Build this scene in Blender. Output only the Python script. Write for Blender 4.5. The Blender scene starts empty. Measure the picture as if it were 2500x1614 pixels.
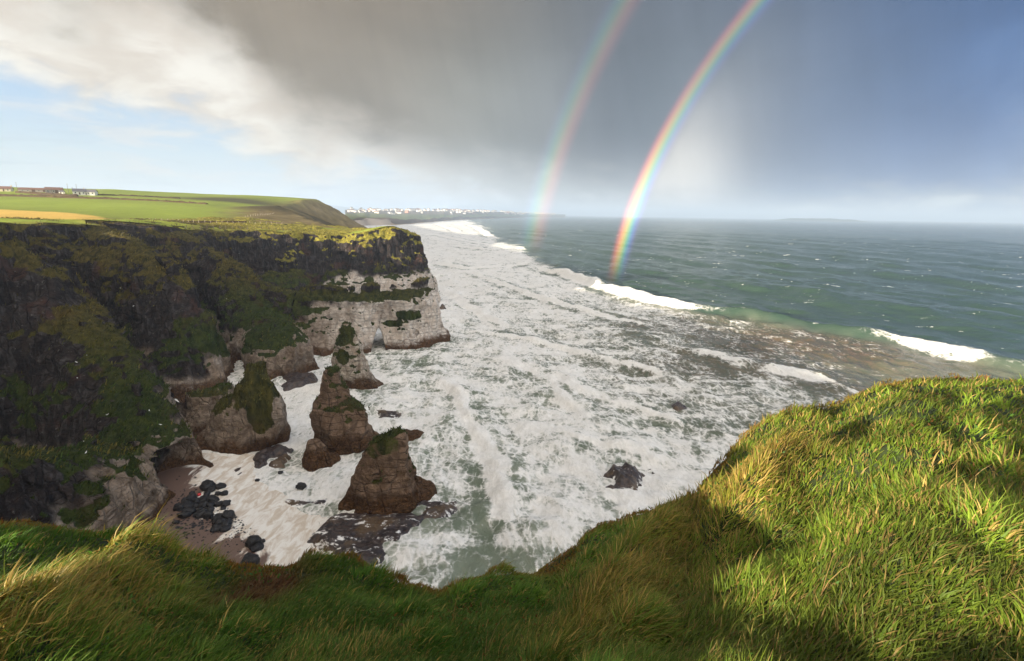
import bpy, math, random
import numpy as np

random.seed(7)
RNG = np.random.default_rng(7)
scene = bpy.context.scene
COL = scene.collection

# ------------------------------------------------------------------ camera
EYE = 45.0                                  # metres above the sea
FOC, CX, CY = 1200.0, 1250.0, 807.0         # survey frame: 2500 x 1614
ROLL = math.atan(0.015)
PITCH = math.atan((522.0 - CY) * math.cos(ROLL) / FOC)
cam_data = bpy.data.cameras.new("camera")
cam_data.sensor_width = 36.0
cam_data.lens = FOC / 2500.0 * 36.0
cam_data.clip_start = 0.05
cam_data.clip_end = 90000.0
cam = bpy.data.objects.new("camera", cam_data)
COL.objects.link(cam)
from mathutils import Matrix, Vector
cam.matrix_world = (Matrix.Translation((0, 0, EYE)) @ Matrix.Rotation(PITCH, 4, 'X')
                    @ Matrix.Rotation(math.pi / 2, 4, 'X') @ Matrix.Rotation(ROLL, 4, 'Z'))
scene.camera = cam

# ------------------------------------------------------------------ sun, exposure
SUN_AZ, SUN_EL = math.radians(54.0 - 180.0), math.radians(10.0)   # azimuth from +Y towards +X
EXPOSURE = 1.55
SUN_STRENGTH = 5.0
to_sun = Vector((math.sin(SUN_AZ) * math.cos(SUN_EL), math.cos(SUN_AZ) * math.cos(SUN_EL), math.sin(SUN_EL)))
ANTI = -to_sun
sun_data = bpy.data.lights.new("sun", 'SUN')
sun_data.energy = SUN_STRENGTH
sun_data.angle = math.radians(0.6)
sun_data.color = (1.0, 0.87, 0.68)
sun = bpy.data.objects.new("sun", sun_data)
sun.rotation_euler = to_sun.to_track_quat('Z', 'Y').to_euler()
COL.objects.link(sun)
scene.view_settings.view_transform = 'Standard'
scene.view_settings.look = 'None'
scene.view_settings.gamma = 1.0
scene.view_settings.exposure = EXPOSURE
scene.view_settings.use_curve_mapping = False
scene.render.engine = 'CYCLES'
scene.cycles.use_denoising = True
scene.cycles.use_adaptive_sampling = True
scene.cycles.adaptive_threshold = 0.02
scene.cycles.max_bounces = 6
scene.cycles.diffuse_bounces = 3
scene.cycles.transparent_max_bounces = 12
scene.cycles.volume_bounces = 1


# ------------------------------------------------------------------ node helper
class NB:
    """tiny node builder"""
    def __init__(self, tree):
        self.t = tree
        self.n = tree.nodes
        self.l = tree.links

    def add(self, kind, ins=None, **props):
        nd = self.n.new(kind)
        for k, v in props.items():
            setattr(nd, k, v)
        for k, v in (ins or {}).items():
            self.put(nd.inputs[k], v)
        return nd

    def put(self, sock, v):
        if isinstance(v, bpy.types.NodeSocket):
            self.l.new(v, sock)
        elif v is not None:
            sock.default_value = v

    def m(self, op, a, b=None, c=None, clamp=False):
        nd = self.n.new('ShaderNodeMath')
        nd.operation = op
        nd.use_clamp = clamp
        for i, v in enumerate((a, b, c)):
            if v is not None:
                self.put(nd.inputs[i], v)
        return nd.outputs[0]

    def step(self, v, lo, hi, o0=0.0, o1=1.0):
        nd = self.n.new('ShaderNodeMapRange')
        nd.interpolation_type = 'SMOOTHSTEP'
        for i, x in enumerate((v, lo, hi, o0, o1)):
            self.put(nd.inputs[i], x)
        return nd.outputs[0]

    def mix(self, f, a, b, blend='MIX'):
        nd = self.n.new('ShaderNodeMix')
        nd.data_type = 'RGBA'
        nd.blend_type = blend
        nd.clamp_factor = True
        fix = lambda c: (*c, 1.0) if isinstance(c, (tuple, list)) and len(c) == 3 else c
        self.put(nd.inputs[0], f)
        self.put(nd.inputs[6], fix(a))
        self.put(nd.inputs[7], fix(b))
        return nd.outputs[2]

    def noise(self, vec, scale, detail=4.0, rough=0.55, dist=0.0, dims='3D', col=False):
        nd = self.add('ShaderNodeTexNoise', {'Vector': vec, 'Scale': scale, 'Detail': detail,
                                             'Roughness': rough, 'Distortion': dist}, noise_dimensions=dims)
        return nd.outputs[1 if col else 0]

    def mapv(self, vec, scale=(1, 1, 1), rot=(0, 0, 0), loc=(0, 0, 0)):
        nd = self.add('ShaderNodeMapping', {'Vector': vec, 'Location': loc, 'Rotation': rot, 'Scale': scale})
        return nd.outputs[0]

    def ramp(self, f, stops, interp='LINEAR'):
        nd = self.n.new('ShaderNodeValToRGB')
        e = nd.color_ramp.elements
        nd.color_ramp.interpolation = interp
        while len(e) < len(stops):
            e.new(0.5)
        for el, (p, c) in zip(e, stops):
            el.position = p
            el.color = (*c, 1.0) if len(c) == 3 else c
        self.put(nd.inputs[0], f)
        return nd.outputs[0]

    def attr(self, name, out='Fac'):
        nd = self.n.new('ShaderNodeAttribute')
        nd.attribute_name = name
        return nd.outputs[out]

    def bump(self, h, strength, dist, normal=None):
        nd = self.add('ShaderNodeBump', {'Height': h, 'Strength': strength, 'Distance': dist})
        if normal is not None:
            self.put(nd.inputs['Normal'], normal)
        return nd.outputs[0]


def lin(hexs):
    """sRGB hex -> scene linear"""
    v = [int(hexs[i:i + 2], 16) / 255.0 for i in (0, 2, 4)]
    return tuple(x / 12.92 if x <= 0.04045 else ((x + 0.055) / 1.055) ** 2.4 for x in v)


# ------------------------------------------------------------------ sky
world = bpy.data.worlds.new("World")
scene.world = world
world.use_nodes = True
wt = world.node_tree
for nd in list(wt.nodes):
    wt.nodes.remove(nd)
W = NB(wt)
SKY_STRENGTH = 0.14
KS = 1.0 / (SKY_STRENGTH * 2 ** EXPOSURE)      # display-linear radiance -> background colour
AZ0, AZ1 = -60.0, 60.0                          # ramp span in degrees


def sky():
    d = W.add('ShaderNodeTexCoord').outputs['Generated']
    sep = W.add('ShaderNodeSeparateXYZ', {0: d})
    x, y, z = sep.outputs
    az = W.m('MULTIPLY', W.m('ARCTAN2', x, y), 57.29578)
    el = W.m('MULTIPLY', W.m('ARCSINE', z), 57.29578)
    u = W.m('DIVIDE', W.m('SUBTRACT', az, AZ0), AZ1 - AZ0)
    n_big = W.m('SUBTRACT', W.noise(W.mapv(d, (1, 1, 1.6)), 4.0, 7.0, 0.55, 0.4), 0.5)
    n_mid = W.m('SUBTRACT', W.noise(W.mapv(d, (1, 1, 2.2), loc=(3, 1, 2)), 11.0, 6.0, 0.55, 0.3), 0.5)
    sm = W.m('SUBTRACT', W.noise(W.mapv(d, (1, 1, 1), loc=(7, 3, 1)), 2.5, 4.0, 0.5), 0.5)

    def az_ramp(stops, k=1.0, interp='B_SPLINE'):
        return W.ramp(u, [((a - AZ0) / (AZ1 - AZ0), tuple(k * c for c in lin(h))) for a, h in stops], interp)

    body = az_ramp([(-50, '9a8f7e'), (-30, '978b7a'), (-14, '958d80'), (-4, '949690'), (4, '84898c'),
                    (9, '69717c'), (14, '66717d'), (20, '7d8894'), (27, '6a7a92'), (36, '53719c'), (47, '3064a6')])
    top = az_ramp([(-50, '8d8170'), (-30, '8f8270'), (-10, '8a7d6e'), (0, '7d7a76'), (8, '696f78'),
                   (18, '667081'), (27, '566680'), (36, '3b5a88'), (47, '1c477f')])
    hor = az_ramp([(-50, 'e9f0f6'), (-30, 'e2eaf1'), (-12, 'd3dbe1'), (-2, 'bfc4c6'), (6, 'b1b5b7'),
                   (14, 'aeb2b6'), (20, 'a6adb6'), (27, '7f91ad'), (36, '6e88b2'), (50, '6084bc')])
    c = W.mix(W.step(el, 11.0, 24.0), body, top)
    c = W.mix(W.step(W.m('ADD', el, W.m('MULTIPLY', sm, 5.0)), 9.0, -1.0), c, hor)
    # brighter air inside the primary bow, sunlit rain near its foot
    ang = W.m('MULTIPLY', W.m('ARCCOSINE', W.add('ShaderNodeVectorMath', {0: d, 1: tuple(ANTI)},
                                                operation='DOT_PRODUCT').outputs['Value']), 57.29578)
    inside = W.m('MULTIPLY', W.step(ang, 42.0, 39.5), W.step(el, 22.0, 2.0))
    c = W.mix(W.m('MULTIPLY', inside, W.step(ang, 30.0, 41.0, 0.04, 0.16)), c, lin('e6e4e2'))
    dx = W.m('DIVIDE', W.m('SUBTRACT', az, 17.0), 5.5)
    dy = W.m('DIVIDE', W.m('SUBTRACT', el, 1.5), 8.0)
    glow = W.m('EXPONENT', W.m('MULTIPLY', W.m('ADD', W.m('MULTIPLY', dx, dx), W.m('MULTIPLY', dy, dy)), -1.0))
    c = W.mix(W.m('MULTIPLY', W.m('MULTIPLY', glow, W.step(ang, 42.5, 40.0)), 0.92), c, lin('f8f3ea'))
    shaft = W.noise(W.add('ShaderNodeCombineXYZ', {0: W.m('ADD', W.m('MULTIPLY', az, 0.16), W.m('MULTIPLY', el, 0.035)), 1: W.m('MULTIPLY', el, 0.018), 2: 0.0}).outputs[0], 1.6, 5.0, 0.6, 0.3)
    # soft mottling and slanting rain shafts of the cloud mass
    c = W.mix(1.0, c, W.m('ADD', 1.0, W.m('ADD', W.m('MULTIPLY', n_big, 0.55), W.m('ADD', W.m('MULTIPLY', sm, 0.40), W.m('MULTIPLY', W.m('SUBTRACT', shaft, 0.5), 0.42)))), 'MULTIPLY')

    # clear sky: Nishita, with thin streaky cloud low down
    nish = W.add('ShaderNodeTexSky', sky_type='NISHITA', sun_disc=False, sun_elevation=SUN_EL,
                 sun_rotation=SUN_AZ, altitude=50.0, air_density=1.0, dust_density=0.6, ozone_density=1.0)
    clear = W.mix(1.0, nish.outputs[0], (NISH,) * 3, 'MULTIPLY')
    lowsky = W.ramp(W.m('DIVIDE', el, 20.0), [(0.0, tuple(KS * v for v in lin('e6edf4'))), (0.25, tuple(KS * v for v in lin('d3e3f3'))), (0.6, tuple(KS * v for v in lin('a3c6ee'))), (1.0, tuple(KS * v for v in lin('7dabe2')))])
    clear = W.mix(W.step(el, 34.0, 14.0, 0.0, 0.92), clear, lowsky)
    streak = W.noise(W.mapv(d, (1, 1, 6.0)), 7.0, 8.0, 0.62, 0.5)
    lowc = W.m('MULTIPLY', W.step(streak, 0.50, 0.66), W.step(el, 13.0, 5.0))
    clear = W.mix(W.m('MULTIPLY', lowc, 0.55), clear, tuple(KS * v for v in lin('f3efec')))
    greyc = W.m('MULTIPLY', W.step(W.noise(W.mapv(d, (1, 1, 7.0), loc=(2, 5, 3)), 6.0, 7.0, 0.6, 0.4), 0.52, 0.68),
                W.step(el, 9.0, 3.0))
    clear = W.mix(W.m('MULTIPLY', greyc, 0.45), clear, tuple(KS * v for v in lin('c3cddb')))

    def el_ramp(stops):
        return W.m('MULTIPLY', W.ramp(u, [((a - AZ0) / (AZ1 - AZ0), (e / 90.0,) * 3) for a, e in stops], 'LINEAR'), 90.0)
    e_dark = el_ramp(E_DARK)
    e_light = el_ramp(E_LIGHT)
    wob = W.m('ADD', W.m('MULTIPLY', n_big, 11.0), W.m('MULTIPLY', n_mid, 7.0))
    q_d = W.m('ADD', W.m('SUBTRACT', el, e_dark), wob)
    q_l = W.m('ADD', W.m('SUBTRACT', el, e_light), wob)
    cream = W.mix(W.step(n_mid, -0.16, 0.16), lin('e6dccf'), lin('fffaf0'))
    cream = W.mix(W.step(az, -20.0, 2.0), cream, lin('c9cbc9'))
    cloud = W.mix(W.step(q_d, -3.2, 4.6), cream, c)
    cloud = W.mix(1.0, cloud, (KS,) * 3, 'MULTIPLY')
    # unseen warm cloud outside the view, added overbright to lift the ambient light
    fill_cloud = W.m('MULTIPLY', W.step(W.noise(W.mapv(d, (1, 1, 1.8), loc=(5, 9, 4)), 3.2, 7.0, 0.6, 0.4), 0.36, 0.56), W.step(el, 4.0, 16.0))
    clear = W.mix(W.m('MULTIPLY', fill_cloud, W.m('MAXIMUM', W.step(az, -44.0, -62.0, 0.0, 0.9), W.step(az, 70.0, 110.0, 0.0, 0.9))), clear, tuple(KS * 3.1 * v for v in lin('fff0dc')))
    # the storm is a bank ahead: open sky to the right, behind and overhead
    cover = W.step(q_l, -1.9, 1.7)
    bank = W.m('MULTIPLY', W.step(W.m('ADD', az, W.m('MULTIPLY', n_big, 14.0)), 62.0, 40.0),
               W.step(W.m('ADD', el, W.m('MULTIPLY', n_big, 20.0)), 70.0, 45.0))
    low = W.m('MULTIPLY', W.step(el, 17.0, 2.0), W.step(az, 30.0, 44.0))
    final = W.mix(W.m('MULTIPLY', cover, bank), clear, cloud)
    bg = W.add('ShaderNodeBackground', {'Color': final, 'Strength': SKY_STRENGTH})
    out = W.add('ShaderNodeOutputWorld')
    W.l.new(bg.outputs[0], out.inputs['Surface'])


NISH = 1.0
# lower edge of the dark cloud and of its bright fringe: (azimuth, elevation) in degrees
E_DARK = [(-58, 24), (-48, 17.5), (-40, 15.5), (-33, 14.5), (-28, 12.8), (-22, 8.2), (-12, 5.6), (-4, 4.0), (4, 1.5), (10, -3), (58, -6)]
E_LIGHT = [(-58, 15), (-46, 12.0), (-41, 9.8), (-37, 8.2), (-31, 7.2), (-24, 5.0), (-12, 3.6), (-5, 2.4), (3, -1), (8, -6), (58, -8)]
sky()


# ------------------------------------------------------------------ survey helpers (world metres)
def ray(px, py):
    x = np.asarray(px, float) - CX
    y = CY - np.asarray(py, float)
    c, s = math.cos(ROLL), math.sin(ROLL)
    xr, yr = c * x - s * y, s * x + c * y
    c, s = math.cos(PITCH), math.sin(PITCH)
    return np.stack([xr, FOC * c - yr * s, FOC * s + yr * c], -1)


def on_sea(px, py, z=0.0):
    r = ray(px, py)
    return r * ((z - EYE) / r[..., 2:3]) + np.array([0, 0, EYE])


def at(px, py, dist):
    r = ray(px, py)
    return r * (np.asarray(dist, float)[..., None] / r[..., 1:2]) + np.array([0, 0, EYE])


# ------------------------------------------------------------------ noise
def _h(ix, iy, iz, seed):
    n = (ix.astype(np.uint32) * np.uint32(374761393) + iy.astype(np.uint32) * np.uint32(668265263)
         + iz.astype(np.uint32) * np.uint32(2246822519) + np.uint32((seed * 3266489917) & 0xffffffff))
    n = (n ^ (n >> np.uint32(13))) * np.uint32(1274126177)
    n = n ^ (n >> np.uint32(16))
    return n.astype(np.float32) * np.float32(2.0 / 4294967295.0) - np.float32(1.0)


def vnoise(p, seed=0):
    p = np.asarray(p, np.float32)
    i = np.floor(p)
    f = p - i
    i = i.astype(np.int64)
    w = f * f * f * (f * (f * 6 - 15) + 10)
    ix, iy, iz = i[..., 0], i[..., 1], i[..., 2]
    wx, wy, wz = w[..., 0], w[..., 1], w[..., 2]
    r = 0
    for a in (0, 1):
        for b in (0, 1):
            for c in (0, 1):
                r = r + _h(ix + a, iy + b, iz + c, seed) * (wx if a else 1 - wx) * (wy if b else 1 - wy) * (wz if c else 1 - wz)
    return r


ROT = np.array([[0.36, 0.48, -0.8], [-0.8, 0.6, 0.0], [0.48, 0.64, 0.6]], np.float32)


def fbm(p, octaves=4, gain=0.5, seed=0, ridged=False):
    p = np.asarray(p, np.float32)
    a, s, t = 1.0, 0.0, 0.0
    for o in range(octaves):
        n = vnoise(p, seed + o)
        if ridged:
            n = 1.0 - 2.0 * np.abs(n)
        s = s + a * n
        t += a
        a *= gain
        p = (p @ ROT.T) * np.float32(2.03) if not ridged else p * np.float32(2.07) + np.float32(3.7)
    return s / t


def p3(x, y, z=0.0):
    x, y, z = np.broadcast_arrays(x, y, z)
    return np.stack([x, y, z], -1)


def sstep(x, a, b):
    t = np.clip((x - a) / (b - a), 0, 1)
    return t * t * (3 - 2 * t)


# ------------------------------------------------------------------ mesh helpers
def mesh_from(name, verts, faces, smooth=True):
    me = bpy.data.meshes.new(name)
    verts = np.ascontiguousarray(verts, np.float32)
    if isinstance(faces, np.ndarray):
        nf, k = faces.shape
        me.vertices.add(len(verts))
        me.vertices.foreach_set('co', verts.ravel())
        me.loops.add(nf * k)
        me.loops.foreach_set('vertex_index', np.ascontiguousarray(faces, np.int32).ravel())
        me.polygons.add(nf)
        me.polygons.foreach_set('loop_start', np.arange(0, nf * k, k, dtype=np.int32))
        me.update(calc_edges=True)
    else:
        me.from_pydata([tuple(map(float, v)) for v in verts], [], faces)
        me.update()
    if smooth:
        me.polygons.foreach_set('use_smooth', np.ones(len(me.polygons), bool))
    me.validate()
    return me


def add_attr(me, name, vals):
    vals = np.asarray(vals, np.float32)
    if vals.ndim == 1:
        a = me.attributes.new(name, 'FLOAT', 'POINT')
        a.data.foreach_set('value', np.ascontiguousarray(vals))
    else:
        a = me.attributes.new(name, 'FLOAT_COLOR', 'POINT')
        v = np.ones((len(vals), 4), np.float32)
        v[:, :3] = vals
        a.data.foreach_set('color', v.ravel())


def link(name, me, material=None, parent=None, loc=(0, 0, 0)):
    o = bpy.data.objects.new(name, me)
    COL.objects.link(o)
    o.location = loc
    if material is not None and me is not None and not me.materials:
        me.materials.append(material)
    if parent is not None:
        o.parent = parent
    return o


def tag(o, label=None, category=None, group=None, kind=None):
    for k, v in (('label', label), ('category', category), ('group', group), ('kind', kind)):
        if v:
            o[k] = v
    return o


def empty(name, loc=(0, 0, 0), rz=0.0):
    o = bpy.data.objects.new(name, None)
    COL.objects.link(o)
    o.location = loc
    o.rotation_euler = (0, 0, rz)
    return o


def grid_faces(nr, nc, wrap=False):
    r = np.arange(nr - 1)[:, None]
    c = np.arange(nc if wrap else nc - 1)[None, :]
    c2 = (c + 1) % nc
    return np.stack([r * nc + c, r * nc + c2, (r + 1) * nc + c2, (r + 1) * nc + c], -1).reshape(-1, 4)


def new_mat(name):
    m = bpy.data.materials.new(name)
    m.use_nodes = True
    for nd in list(m.node_tree.nodes):
        m.node_tree.nodes.remove(nd)
    return m, NB(m.node_tree)


def finish(m, N, shader, disp=None):
    o = N.add('ShaderNodeOutputMaterial')
    N.l.new(shader, o.inputs['Surface'])
    return m


def surface_nets(f, org, h):
    """isosurface f = 0 (f > 0 inside) -> verts, quads"""
    f = f.astype(np.float32)
    s = f > 0
    nx, ny, nz = f.shape
    cnt = np.zeros((nx - 1, ny - 1, nz - 1), np.int8)
    offs = [(a, b, c) for a in (0, 1) for b in (0, 1) for c in (0, 1)]
    for a, b, c in offs:
        cnt += s[a:nx - 1 + a, b:ny - 1 + b, c:nz - 1 + c]
    act = np.argwhere((cnt > 0) & (cnt < 8))
    ids = np.full(cnt.shape, -1, np.int32)
    ids[act[:, 0], act[:, 1], act[:, 2]] = np.arange(len(act))
    vals = np.stack([f[act[:, 0] + a, act[:, 1] + b, act[:, 2] + c] for a, b, c in offs], 1)
    O = np.array(offs, np.float32)
    acc = np.zeros((len(act), 3), np.float32)
    num = np.zeros(len(act), np.float32)
    for i in range(8):
        for j in range(i + 1, 8):
            if abs(O[i] - O[j]).sum() == 1:
                va, vb = vals[:, i], vals[:, j]
                m = (va > 0) != (vb > 0)
                t = np.where(m, va / np.where(m, va - vb, 1), 0)
                acc += m[:, None] * (O[i] + t[:, None] * (O[j] - O[i]))
                num += m
    v = (act + acc / num[:, None]) * h + np.asarray(org, np.float32)
    quads = []
    for ax in range(3):
        u, w = (ax + 1) % 3, (ax + 2) % 3
        sl0 = [slice(None)] * 3
        sl1 = [slice(None)] * 3
        sl0[ax] = slice(0, -1)
        sl1[ax] = slice(1, None)
        e = np.argwhere(s[tuple(sl0)] != s[tuple(sl1)])
        ok = (e[:, u] > 0) & (e[:, w] > 0) & (e[:, u] < f.shape[u] - 1) & (e[:, w] < f.shape[w] - 1)
        e = e[ok]
        inside = s[e[:, 0], e[:, 1], e[:, 2]]
        q = []
        for du, dw in ((-1, -1), (0, -1), (0, 0), (-1, 0)):
            k = e.copy()
            k[:, u] += du
            k[:, w] += dw
            q.append(ids[k[:, 0], k[:, 1], k[:, 2]])
        q = np.stack(q, 1)
        q[~inside] = q[~inside][:, ::-1]
        quads.append(q)
    q = np.concatenate(quads)
    q = q[(q >= 0).all(1)]
    return v, q


def vert_normals(v, q):
    n = np.cross(v[q[:, 2]] - v[q[:, 0]], v[q[:, 3]] - v[q[:, 1]])
    out = np.zeros_like(v)
    for i in range(4):
        for k in range(3):
            out[:, k] += np.bincount(q[:, i], n[:, k], len(v))
    return out / np.maximum(np.linalg.norm(out, axis=1, keepdims=True), 1e-9)


def smin(a, b, k):
    h = np.clip(0.5 + 0.5 * (b - a) / k, 0, 1)
    return b + (a - b) * h - k * h * (1 - h)


def smax(a, b, k):
    return -smin(-a, -b, k)


def seg_dist(X, Y, pts):
    """distance to a polyline, interpolated extra columns, side (+ left of travel), arclength index"""
    best = np.full(X.shape, 1e9)
    ex = [np.zeros(X.shape) for _ in range(pts.shape[1] - 2)]
    side = np.zeros(X.shape)
    along = np.zeros(X.shape)
    for i in range(len(pts) - 1):
        a, b = pts[i], pts[i + 1]
        dx, dy = b[0] - a[0], b[1] - a[1]
        L2 = dx * dx + dy * dy + 1e-9
        t = np.clip(((X - a[0]) * dx + (Y - a[1]) * dy) / L2, 0, 1)
        qx, qy = X - (a[0] + t * dx), Y - (a[1] + t * dy)
        d = np.hypot(qx, qy)
        m = d < best
        best = np.where(m, d, best)
        side = np.where(m, np.sign(dx * qy - dy * qx), side)
        along = np.where(m, i + t, along)
        for k in range(len(ex)):
            ex[k] = np.where(m, a[2 + k] + t * (b[2 + k] - a[2 + k]), ex[k])
    return best, ex, side, along


def poly_sd(X, Y, poly):
    """signed distance to a polygon, positive inside"""
    P = np.asarray(poly, float)
    ring = np.vstack([P, P[:1]])
    d = seg_dist(X, Y, ring)[0]
    ins = np.zeros(X.shape, bool)
    for i in range(len(P)):
        x0, y0 = P[i]
        x1, y1 = P[(i + 1) % len(P)]
        c = (y0 > Y) != (y1 > Y)
        ins ^= c & (X < (x1 - x0) * (Y - y0) / (y1 - y0 + 1e-12) + x0)
    return np.where(ins, d, -d)


def W3(rows):
    """rows of (px, py, dist, extra...) -> (x, y, z, extra...)"""
    r = np.array(rows, float)
    p = at(r[:, 0], r[:, 1], r[:, 2])
    return np.hstack([p, r[:, 3:]]) if r.shape[1] > 3 else p


# ------------------------------------------------------------------ lie of the land
LAND_PTS = W3([
    (-250, 560, 90), (-300, 520, 160), (-300, 500, 260), (-400, 470, 450), (-500, 440, 650),
    (0, 543, 112), (155, 545, 132), (264, 556, 150), (400, 553, 187), (446, 562, 192), (560, 559, 217), (640, 560, 230),
    (740, 566, 238), (800, 572, 244), (855, 577, 248), (885, 562, 252), (930, 554, 252), (965, 553, 252), (985, 560, 256),
    (500, 545, 250), (650, 547, 270), (760, 556, 272), (320, 542, 220),
    (0, 513, 262), (0, 536, 190), (350, 535, 218), (200, 522, 250), (120, 530, 215),
    (0, 500, 330), (300, 510, 320), (500, 520, 320), (650, 529, 320), (740, 538, 330),
    (0, 478, 430), (293, 488, 430), (507, 500, 430), (610, 512, 420), (690, 520, 420),
    (0, 468, 470), (100, 471, 470), (208, 476, 480), (300, 479, 490),
    (0, 456, 640), (100, 459, 640), (205, 462, 640), (255, 462, 650), (330, 469, 640), (390, 477, 620), (499, 477, 640),
    (613, 478, 660), (660, 483, 650), (698, 488, 650), (751, 492, 650), (781, 496, 650), (800, 505, 640),
    (-500, 470, 900), (0, 470, 900), (300, 480, 900), (600, 490, 900), (0, 490, 1500), (500, 495, 1500), (-800, 480, 1500),
    (0, 500, 3000), (600, 503, 3000), (-1200, 500, 3000)])
LAND_PTS = np.vstack([LAND_PTS[:, :3], [[-150, 0, 43], [-120, 40, 42], [-260, 40, 46], [-60, -60, 43], [-250, -100, 47]]])


def tps(P, Z, smooth=0.0, scale=100.0):
    P = P / scale
    d = np.hypot(P[:, None, 0] - P[None, :, 0], P[:, None, 1] - P[None, :, 1])
    K = d * d * np.log(d + 1e-9) + smooth * np.eye(len(P))
    Q = np.hstack([np.ones((len(P), 1)), P])
    A = np.block([[K, Q], [Q.T, np.zeros((3, 3))]])
    w = np.linalg.solve(A, np.concatenate([Z, np.zeros(3)]))

    def f(X, Y):
        x, y = np.asarray(X) / scale, np.asarray(Y) / scale
        r = w[-3] + w[-2] * x + w[-1] * y
        for (px, py), k in zip(P, w):
            d2 = (x - px) ** 2 + (y - py) ** 2
            r = r + k * 0.5 * d2 * np.log(d2 + 1e-18)
        return r
    return f


land_z = tps(LAND_PTS[:, :2], LAND_PTS[:, 2], 0.004)

# top edge of the cliffs, then the coast beyond (plan, metres)
PLATEAU = [(-400, -120), (-70, -60), (-86, 10), (-96, 45), (-104, 70), (-103, 95), (-126, 114), (-141, 132), (-127, 147), (-126, 156), (-137, 166),
           (-151, 178), (-135, 188), (-129, 200), (-131, 213), (-118, 225), (-106, 228), (-99, 236), (-90, 238), (-82, 244),
           (-74, 240), (-66, 243), (-58, 246), (-53, 252), (-56, 262), (-70, 276), (-95, 292), (-122, 330), (-150, 400),
           (-185, 470), (-195, 540), (-215, 600), (-212, 660), (-240, 730), (-330, 900), (-470, 1300), (-640, 1750),
           (-900, 1850), (-2500, 2200), (-2500, -120)]

RIDGES = [  # crest (px, py, dist), offset table (drop, half width)
    # near spur
    ([(-60, 585, 96), (40, 600, 101), (73, 618, 101), (115, 681, 99), (180, 776, 95), (285, 870, 88), (340, 975, 80), (352, 1040, 76)],
     [(0, 0.5), (0.8, 2.2), (3, 4.6), (8, 7.2), (13, 8.8), (30, 13)], 1.25),
    # low grassy bench of the near spur
    ([(-340, 1060, 45), (-150, 1080, 51), (0, 1095, 56), (120, 1100, 61), (190, 1095, 66), (240, 1090, 71)],
     [(0, 1.0), (0.8, 3.6), (2.2, 6.0), (4.0, 7.4), (5.5, 7.9), (9, 8.2), (14, 9.0)], 1.3),
    # second spur
    ([(250, 556, 153), (346, 592, 144), (387, 633, 138), (422, 674, 132), (442, 730, 128), (452, 800, 123)],
     [(0, 1.0), (1.5, 3.0), (5, 5.2), (14, 7.2), (20, 9.0), (26, 13), (40, 16)], 1.5),
    # third spur, running out into the chalk headland
    ([(440, 564, 192), (510, 600, 185), (572, 638, 178), (640, 688, 171), (698, 708, 166), (760, 716, 164)],
     [(0, 0.8), (1.5, 2.6), (6, 5.5), (14, 8.0), (19, 13), (24, 17), (40, 19)], 1.2),
    # grassy bulge with a chalk foot in front of it
    ([(560, 650, 176), (620, 735, 160), (655, 785, 146), (680, 805, 137)],
     [(0, 1.5), (1.2, 4.0), (3.5, 7.0), (5.5, 8.0), (12, 8.8), (16, 10)], 1.0),
    # chalk wall with the arch
    ([(698, 708, 165), (780, 718, 166), (830, 719, 163), (880, 716, 163), (945, 712, 169), (980, 708, 168), (1008, 705, 171), (1030, 702, 174)],
     [(0, 0.4), (0.9, 1.9), (2.4, 3.6), (4.4, 4.7), (9, 5.3), (14, 6.2), (17, 8.0), (22, 10)], 1.0),
]
PLAT_OFF = [(-3, 18.5), (0, 17.5), (8, 16.5), (12, 15.5), (15, 11.5), (18, 7.5), (22, 6.0), (28, 4.4), (32, 2.8), (35, 1.2), (37, 0.0), (45, -1)]
CHALK_TOP = 13.0


def terrace(n, k, soft=0.28):
    q_ = n * k
    i_ = np.floor(q_)
    return (i_ + sstep(q_ - i_, 0.5 - soft, 0.5 + soft)) / k


def rock_noise(P):
    """signed relief in metres: columns in the basalt, beds and joints in the chalk"""
    z = P[:, 2]
    warp = fbm(P * 0.07, 3, seed=11)
    big = terrace(fbm(P * np.array([0.09, 0.09, 0.06]), 3, seed=1), 6) * 3.0 + terrace(fbm(P * np.array([0.24, 0.24, 0.10]), 2, seed=3), 4) * 1.5
    col = fbm(P * np.array([0.34, 0.34, 0.05]) + warp[:, None], 3, seed=21, ridged=True) * 2.3 - np.maximum(0, 1 - np.abs(vnoise(P * np.array([0.26, 0.26, 0.06]) + warp[:, None], 25)) * 9) * 1.1
    ledge = vnoise(np.stack([P[:, 0] * 0.05, P[:, 1] * 0.05, z * 0.34 + warp * 1.6], 1), 31) * 1.3
    bed = vnoise(np.stack([P[:, 0] * 0.06, P[:, 1] * 0.06, z * 1.15 + warp * 1.0], 1), 41) * 0.30
    joint = fbm(P * np.array([0.22, 0.22, 0.035]) + warp[:, None] * 0.7, 3, seed=51, ridged=True) * 1.25 - np.maximum(0, 1 - np.abs(vnoise(P * np.array([0.30, 0.30, 0.05]) + warp[:, None], 55)) * 9) * 0.9
    fine = fbm(P * 0.75, 3, seed=61) * 0.65
    b = sstep(z, CHALK_TOP - 1, CHALK_TOP + 3)
    return big + fine + b * (col + ledge) + (1 - b) * (bed + joint)


def build_field(X, Y, zs, parts):
    F = np.full(X.shape + (len(zs),), -50.0, np.float32)
    for k, z in enumerate(zs):
        f = None
        for fn in parts:
            g = fn(z)
            f = g if f is None else smax(f, g, 2.0)
        F[:, :, k] = f
    return F


def rim_dip(X, Y, d):
    """notches and dips where turf has slumped at the brink"""
    return 4.5 * sstep(d, 14, 0) * np.maximum(0, fbm(p3(X * 0.055, Y * 0.055), 3, seed=9))


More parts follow.
